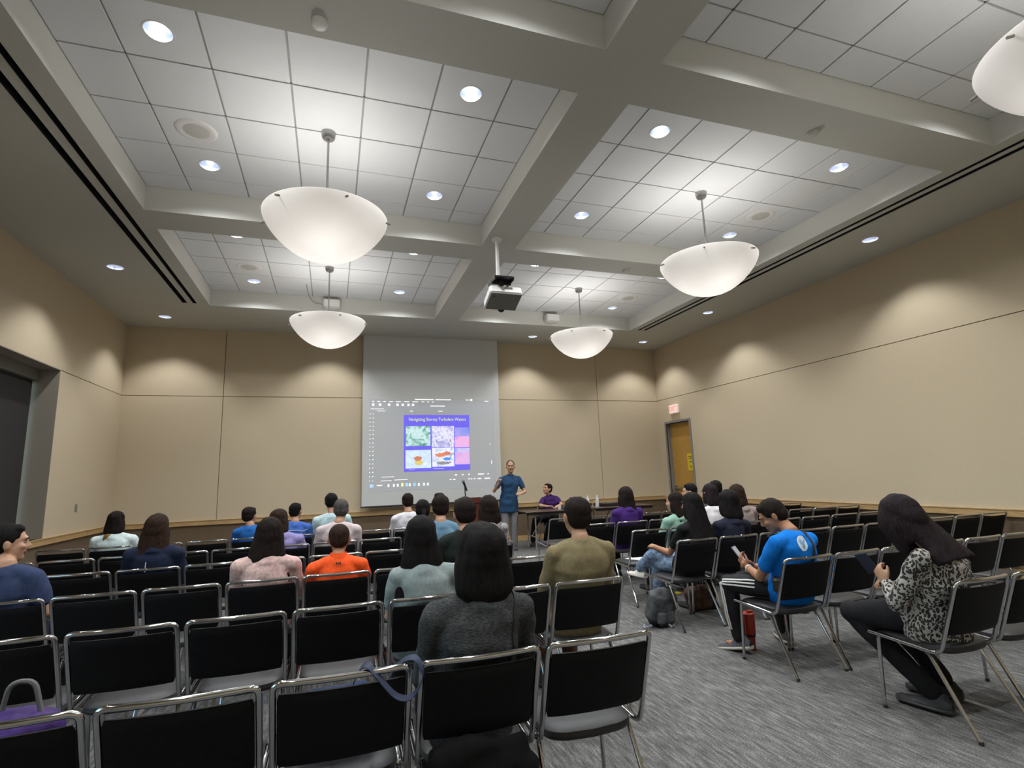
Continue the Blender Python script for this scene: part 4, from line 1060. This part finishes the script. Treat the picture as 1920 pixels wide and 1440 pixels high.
# three stripes on the track pants (outer side of each leg)
for Lg,sd in ((s['legL'],-1),(s['legR'],1)):
    hp,kn,an=[V(*a) for a in Lg[:3]]
    for j in (-1,0,1):
        off=V(sd*.10,0,.0); 
        P=[hp.lerp(kn,t)+V(sd*.10,0,.028*j+.03) for t in (.25,.4,.55,.7,.85,.95)]+[kn+V(sd*.09,.03*j+.05,.0-.0)]+[kn.lerp(an,t)+V(sd*.09,.028*j+.02,0) for t in (.12,.25,.4,.55,.7,.85)]
        ribbon(s['_trousers'],P,.011,'side_stripe',wht,s['_to'],.003)
def backmark(key,name,polys,dz,mt,off=.003):
    s=REC[key]; ch=(V(*s['shR'])+V(*s['shL']))/2
    decal(s['_shirt'],s['_so'],name,polys,ch+V(0,-.12,dz),(0,-1,0),(0,0,1),mt,off)
backmark(('left',2,4),'collar_logo',[rc(-.016,-.010,-.010,.010),rc(-.010,.0,-.003,.003),rc(.002,.008,-.010,.010),rc(.012,.018,-.010,.010)],.035,blk)
backmark(('left',5,4),'back_print',[rc(-.10,-.06,-.008,.012),rc(-.05,-.01,-.012,.010),rc(.0,.05,-.010,.010),rc(.06,.10,-.012,.006),rc(-.06,.07,-.032,-.022)],-.075,pale)
s=REC[('left',5,4)]; P=[V(*s['shL']).lerp(V(*s['shR']),t)+V(0,-.14,-.035+.018*math.sin(PI*t)) for t in [i/10 for i in range(11)]]; ribbon(s['_shirt'],P,.008,'yoke_seam',pale,s['_so'])
# thin shoulder strap of the charcoal knit person
s=REC[('left',0,2)]; P=[V(*s['shR']).lerp(V(*s['neck']),.25)+V(0,.02,.05),V(*s['shR'])+V(-.045,-.08,.0),V(*s['shR'])+V(-.03,-.13,-.10),V(*s['shR'])+V(-.01,-.14,-.22),V(*s['pelvis'])+V(.17,-.14,.04)]
P=[P[i].lerp(P[i+1],t/5) for i in range(4) for t in range(5)]+[P[-1]]
ribbon(s['_shirt'],P,.014,'thin_strap',blk,s['_so'])
# lanyard end on the dark navy person
s=REC[('left',3,7)]; c_=(V(*s['shR'])+V(*s['shL']))/2; ribbon(s['_shirt'],[c_+V(-.03,-.15,-.05-.02*i) for i in range(6)],.006,'pale_cord',wht,s['_so'])

# white wristband of the azure-shirted person
s=s27; wv=V(*s['armL'][1]); ev=V(*s['armL'][0]); d_=(wv-ev).normalized(); a_=d_.orthogonal().normalized(); b_=d_.cross(a_); c_=wv-d_*.03; m=MB()
m.rings([[c_+d_*zz+(a_*math.cos(t)+b_*math.sin(t))*r for t in [2*PI*i/20 for i in range(20)]] for zz,r in ((-.006,.027),(-.006,.031),(.006,.031),(.006,.027))],False); m.build('wristband',wht,s['_o'])
# ------------------------------------------------------------------ furniture and belongings
def folding_table(x0,x1,y0,y1,label):
    cx,cy=(x0+x1)/2,(y0+y1)/2; hx,hy=(x1-x0)/2,(y1-y0)/2
    e=empty('folding_table',(cx,cy,0)); tag(e,label,'table','folding tables at the front')
    t=MB(); t.rbox(-hx,hx,-hy,hy,.715,.74,.008); t.build('tabletop',M['table'],e)
    a=MB(); a.box(-hx+.03,hx-.03,-hy+.03,-hy+.05,.67,.716); a.box(-hx+.03,hx-.03,hy-.05,hy-.03,.67,.716); a.build('apron_rail',M['dkplastic'],e,False)
    for s in (-1,1):
        l=MB(); x=s*(hx-.22)
        l.tube(fillet([(x,-hy+.08,.01),(x,-hy+.08,.70),(x,hy-.08,.70),(x,hy-.08,.01)],.05),.014,8)
        l.tube([(x,-hy+.08,.25),(x,hy-.08,.25)],.010,8); l.tube([(x,0,.25),(x-s*.30,0,.70)],.009,8); l.build('leg',M['frame'],e)
    return e
folding_table(3.60,5.08,9.98,10.58,'dark folding table in front of the purple-shirted presenter')
folding_table(5.12,6.52,10.02,10.62,'dark folding table carrying two bottles, left of the violet top')

def lectern():
    e=empty('lectern',(2.38,9.72,0)); tag(e,'reddish mahogany lectern in front of the projection screen','lectern')
    b=MB(); b.rbox(-.17,.17,-.17,.17,.05,.99,.01); b.rbox(-.19,.19,-.22,.22,0,.06,.01); b.build('cabinet',M['mahog'],e)
    t=MB(); t.add([(-.20,-.20,.99),(.20,-.20,.99),(.20,.22,.99),(-.20,.22,.99),(-.20,-.20,1.09),(.20,-.20,1.09),(.20,.22,1.04),(-.20,.22,1.04)],[(3,2,1,0),(4,5,6,7),(0,1,5,4),(2,3,7,6),(1,2,6,5),(3,0,4,7)]); t.build('reading_top',M['mahog'],e,False)
    return e
lectern()
def mic():
    e=empty('microphone',(2.31,9.60,1.088)); tag(e,'black handheld microphone clipped on a short stand on the lectern','microphone')
    a=MB(); a.lathe([(.001,0),(.07,0),(.075,.008),(.03,.018),(.001,.02)],n=24); a.cyl((0,0,.01),(-.01,0,.20),.010,n=10); a.build('stand',M['dkplastic'],e)
    b=MB(); b.cyl((.03,0,.12),(-.03,-.01,.27),.014,.022,n=14); b.build('handle',M['dkplastic'],e)
    c=MB(); c.ell((-.04,-.012,.295),(.030,.030,.033)); c.build('windscreen',M['greyplastic'],e)
mic()
def laptop(x,y,z,rz,label,h=.22):
    e=empty('laptop',(x,y,z),rz); tag(e,label,'laptop')
    a=MB(); a.rbox(-.17,.17,-.12,.12,.0,.018,.004); a.build('base',M['dkplastic'],e)
    b=MB(); b.rbox(-.17,.17,-.004,.004,0,h,.003,Matrix.Translation((0,.12,.018))@Matrix.Rotation(math.radians(-12),4,'X')); b.build('lid',M['dkplastic'],e)
laptop(4.70,10.30,.74,PI+.3,'black open laptop on the table before the purple shirt')
laptop(2.02,9.75,1.075,PI-.2,'black laptop resting on the left end of the lectern',.16) if False else None
def bottle(x,y,z,label,h=.24,name='water_bottle'):
    e=empty(name,(x,y,z)); tag(e,label,'bottle','bottles on the front tables')
    mt=mat('bottle_plastic',(.66,.68,.68),.25,var=.1,scale=20)
    a=MB(); a.lathe([(.001,0),(.030,0),(.033,.01),(.032,h*.35),(.029,h*.42),(.032,h*.5),(.031,h*.68),(.014,h*.88),(.013,h*.92)],n=20); a.build('body',mt,e)
    c=MB(); c.lathe([(.015,h*.91),(.015,h),(.001,h+.002)],n=16); c.build('cap',M['white'],e)
bottle(5.30,10.26,.74,'pale plastic bottle, right one of the pair on the dark table')
bottle(5.16,10.42,.74,'pale plastic bottle, left one of the pair on the dark table')
cb=MB(); cb.tube([(5.2,10.3,.745),(5.22,10.28,.86),(5.26,10.26,.88),(5.24,10.22,.80),(5.235,10.2,.745)],.004,6); o=cb.build('cable',M['white'],None); tag(o,'thin white cable looping up between the two bottles','cable')
bx=MB(); bx.rbox(-.28,.28,-.10,.10,0,.07,.01); o=bx.build('equipment_case',M['dkplastic'],None,True,(5.72,10.40,.74)); tag(o,'low black equipment case on the table behind the bottles','case')
for i,(x,y,lab) in enumerate(((4.40,10.18,'white paper cup lying by the purple-shirted hand, left cup'),(4.52,10.16,'white paper cup standing beside the black laptop'))):
    c=MB(); c.lathe([(.001,0),(.026,0),(.036,.075),(.034,.076),(.025,.005),(.001,.004)],n=18); o=c.build('paper_cup',M['white'],None,True,(x,y,.74)); tag(o,lab,'cup','cups on the front table')

def phone(M4,label):
    e=bpy.data.objects.new('smartphone',None); COL.objects.link(e); e.matrix_world=M4; tag(e,label,'phone')
    b=MB(); b.rbox(-.037,.037,-.075,.075,-.005,.004,.004); b.build('case',mat('navy_phone_case',(.02,.03,.06),.5,var=.3,scale=90),e)
    s=MB(); s.box(-.033,.033,-.070,.070,.004,.0052); s.build('screen',emat('phone_glow',(.5,.5,.5),.5) if 'white' in label else M['dkplastic'],e,False)
def frame4(c,x,y,z):
    m=Matrix.Identity(4); z=V(*z).normalized(); y=V(*y); y=(y-z*y.dot(z)).normalized(); x=y.cross(z)
    for i in range(3): m[i][0]=x[i]; m[i][1]=y[i]; m[i][2]=z[i]; m[i][3]=c[i]
    return m
phone(frame4((3.165,3.70,.755),0,(-.25,.35,.9),(.35,-.75,.55)),'white-edged smartphone held by the person in the azure tee')
phone(frame4((3.20,2.60,.835),0,(-.30,.20,.9),(.75,.35,.5)),'navy smartphone held by the person in leopard print')

def tumbler():
    e=empty('tumbler',(3.26,3.775,0)); tag(e,'red insulated tumbler standing on the carpet beside the track pants','tumbler')
    r_=mat('red_tumbler_enamel',(.42,.035,.015),.35,var=.15)
    a=MB(); a.lathe([(.001,0),(.032,0),(.034,.008),(.037,.09),(.045,.125),(.047,.25),(.046,.262)],n=28); a.build('body',r_,e)
    l=MB(); l.lathe([(.047,.258),(.048,.275),(.040,.283),(.001,.283)],n=28); l.box(-.02,.02,-.03,-.005,.283,.30); l.build('lid',r_,e)
    b=MB(); b.lathe([(.0385,.098),(.0435,.118),(.0442,.118),(.040,.098)],n=28); b.build('band',M['dkplastic'],e)
tumbler()
def backpack():
    e=empty('backpack',(2.98,4.70,0),.35); tag(e,'slumped grey backpack on the carpet under the ripped-jeans person','backpack')
    g_=cloth('grey_canvas',(.035,.038,.042),var=.35,scale=10,col2=(.08,.085,.09)); w_=mat('pale_lining',(.20,.22,.25),.8,var=.3,scale=30)
    b=MB(); b.rbox(-.17,.17,-.10,.10,.0,.35,.07,Matrix.Translation((0,0,.012))@Matrix.Rotation(.28,4,'X')@Matrix.Rotation(.12,4,'Y'))
    add(remesh(b,.01,3,.012,9,name='bag_body',mats=[g_],amp2=.003,freq2=30),'bag_body',e)
    p=MB(); p.rbox(-.12,.12,-.15,-.07,.02,.16,.03); add(remesh(p,.01,2,.01,12,name='front_pocket',mats=[g_]),'front_pocket',e)
    for pts in ([(-.12,-.03,.02),(-.19,-.07,.03),(-.21,-.02,.015),(-.15,.03,.02)],[(.0,-.10,.04),(.0,-.17,.012),(.05,-.16,.012)]):
        t=MB(); t.tube(pts,.012,6); t.build('strap',w_,e)
    h_=MB(); h_.tube(fillet([(-.03,-.09,.28),(-.02,-.11,.33),(.05,-.11,.33),(.06,-.09,.28)],.03),.007,6); h_.build('handle',M['dkplastic'],e)
backpack()
def tote():
    e=empty('tote_bag',(3.70,5.0,0),.2); tag(e,'reddish brown tote bag on the carpet under the second chair','bag')
    b=MB(); b.rbox(-.16,.16,-.07,.07,.002,.24,.03); add(remesh(b,.012,3,.02,9,name='bag_body',mats=[cloth('russet_fabric',(.09,.05,.038),var=.35,scale=12,col2=(.15,.09,.07))]),'bag_body',e)
    for s in (-1,1):
        t=MB(); t.tube(fillet([(-.08,s*.05,.22),(-.07,s*.05,.38),(.07,s*.05,.38),(.08,s*.05,.22)],.06),.008,6); t.build('handle',M['dkplastic'],e)
tote()
fl=MB(); fl.add([(-.05,-.03,.002),(.06,-.02,.002),(.05,.04,.006),(-.04,.05,.004),(-.05,-.03,.004),(.06,-.02,.004),(.05,.04,.008),(-.04,.05,.006)],[(3,2,1,0),(4,5,6,7),(0,1,5,4),(1,2,6,5),(2,3,7,6),(3,0,4,7)]); o=fl.build('paper_slip',M['ypaper'],None,False,(3.95,5.72,0),.4); tag(o,'small yellow paper slip lying on the grey carpet','paper')
pp=MB()
pp.add([(-.11,-.14,0),(.11,-.14,0),(.11,.14,0),(-.11,.14,0),(-.11,-.14,.003),(.11,-.14,.003),(.11,.14,.003),(-.11,.14,.003)],[(3,2,1,0),(4,5,6,7),(0,1,5,4),(1,2,6,5),(2,3,7,6),(3,0,4,7)])
o=pp.build('paper_sheet',M['white'],None,False,(3.42,5.63,.452),.5); tag(o,'white sheets of paper lying on the empty aisle chair seat','paper')
x,y,rz=SEAT[('left',0,5)]
def purplebag():
    e=empty('shoulder_bag',(x-.10,y+.34,.448)); tag(e,'purple cloth bag with grey loop handle on a chair seat, far left','bag')
    b=MB(); b.rbox(-.17,.13,-.12,.12,.0,.26,.07); b.ell((.02,0,.20),(.15,.11,.085)); add(remesh(b,.01,3,.022,10,name='bag_body',mats=[cloth('purple_nylon',(.030,.012,.085),var=.4,scale=14,rough=.6,col2=(.055,.026,.14))],amp2=.006,freq2=24),'bag_body',e)
    t=MB(); t.tube(fillet([(-.02,.0,.25),(.0,0,.37),(.07,0,.37),(.10,0,.25)],.05),.0085,8); t.build('handle',mat('grey_webbing',(.13,.13,.125),.8),e)
purplebag()
x,y,rz=SEAT[('left',0,3)]
def navytote():
    e=empty('tote_bag',(x,y+.33,.448)); tag(e,'navy tote bag on a nearest-row seat, strap looped over the chrome rail','bag')
    nv=cloth('navy_canvas',(.018,.03,.075),var=.3,scale=20)
    b=MB(); b.rbox(-.17,.15,-.10,.10,.002,.20,.05); add(remesh(b,.011,3,.016,9,name='bag_body',mats=[nv]),'bag_body',e)
    # strap ribbon over the rail
    P=[V(.02,-.14,.20),V(.05,-.27,.33),V(.075,-.335,.375),V(.105,-.358,.35),V(.17,-.372,.275),V(.225,-.372,.262),V(.265,-.365,.31),V(.262,-.345,.355),V(.235,-.315,.372),V(.19,-.25,.33),V(.14,-.12,.20)]
    Q=[]
    for i in range(len(P)-1):
        a=P[max(i-1,0)];b2=P[i];c=P[i+1];d=P[min(i+2,len(P)-1)]
        for j in range(6):
            t=j/6; Q.append(.5*((2*b2)+(c-a)*t+(2*a-5*b2+4*c-d)*t*t+(3*b2-a-3*c+d)*t**3))
    Q.append(P[-1]); m=MB(); R=[]
    for i,p in enumerate(Q):
        t=(Q[min(i+1,len(Q)-1)]-Q[max(i-1,0)]).normalized(); sd=V(.25,.75,.25); sd=(sd-t*sd.dot(t)).normalized(); n=t.cross(sd)
        R.append([p+sd*.015+n*.0015,p-sd*.015+n*.0015,p-sd*.015-n*.0015,p+sd*.015-n*.0015])
    m.rings(R); m.build('strap',mat('navy_strap_webbing',(.016,.026,.06),.7,var=.2),e)
navytote()
x,y,rz=SEAT[('left',0,2)]
co_=MB(); co_.rbox(-.195,.195,.07,.11,.37,.50,.02); co_.ell((.17,.085,.37),(.05,.03,.06)); co_.ell((-.05,.09,.37),(.14,.03,.04))
me=remesh(co_,.011,3,.03,9,name='coat',mats=[cloth('black_wool',(.010,.010,.011))],amp2=.006,freq2=26); o=bpy.data.objects.new('coat',me); COL.objects.link(o); o.location=(x+.0,y-.045,-.0); tag(o,'black coat hem hanging behind the seat of the charcoal knit person','coat')
# ------------------------------------------------------------------ world, camera, view
w=bpy.data.worlds.new('World'); scene.world=w; w.use_nodes=True
nt=w.node_tree; bg=nt.nodes['Background']; sky=nt.nodes.new('ShaderNodeTexSky')
try:
    sky.sky_type='NISHITA'; sky.sun_disc=False; sky.sun_elevation=math.radians(25); sky.sun_rotation=math.radians(90)
except Exception: pass
nt.links.new(sky.outputs[0],bg.inputs[0]); bg.inputs[1].default_value=SKY
cam=bpy.data.cameras.new('Camera'); co=bpy.data.objects.new('Camera',cam); COL.objects.link(co)
cam.sensor_width=36; cam.lens=18.688; cam.clip_start=.05; cam.clip_end=100
r=Vector((0.9476961,-0.3171547,-0.0358462)); u=Vector((-0.0201964,-0.1716721,0.9849471)); f=Vector((0.3185344,0.9327066,0.1690983))
mw=Matrix.Identity(4)
for i in range(3): mw[i][0]=r[i]; mw[i][1]=u[i]; mw[i][2]=-f[i]
mw[0][3],mw[1][3],mw[2][3]=0,0,1.4585
co.matrix_world=mw; scene.camera=co
vs=scene.view_settings; vs.view_transform='Standard'; vs.look='None'; vs.gamma=1; vs.use_curve_mapping=False; vs.exposure=EXPO
scene.display_settings.display_device='sRGB'
scene.cycles.max_bounces=8; scene.cycles.diffuse_bounces=5; scene.cycles.sample_clamp_indirect=4
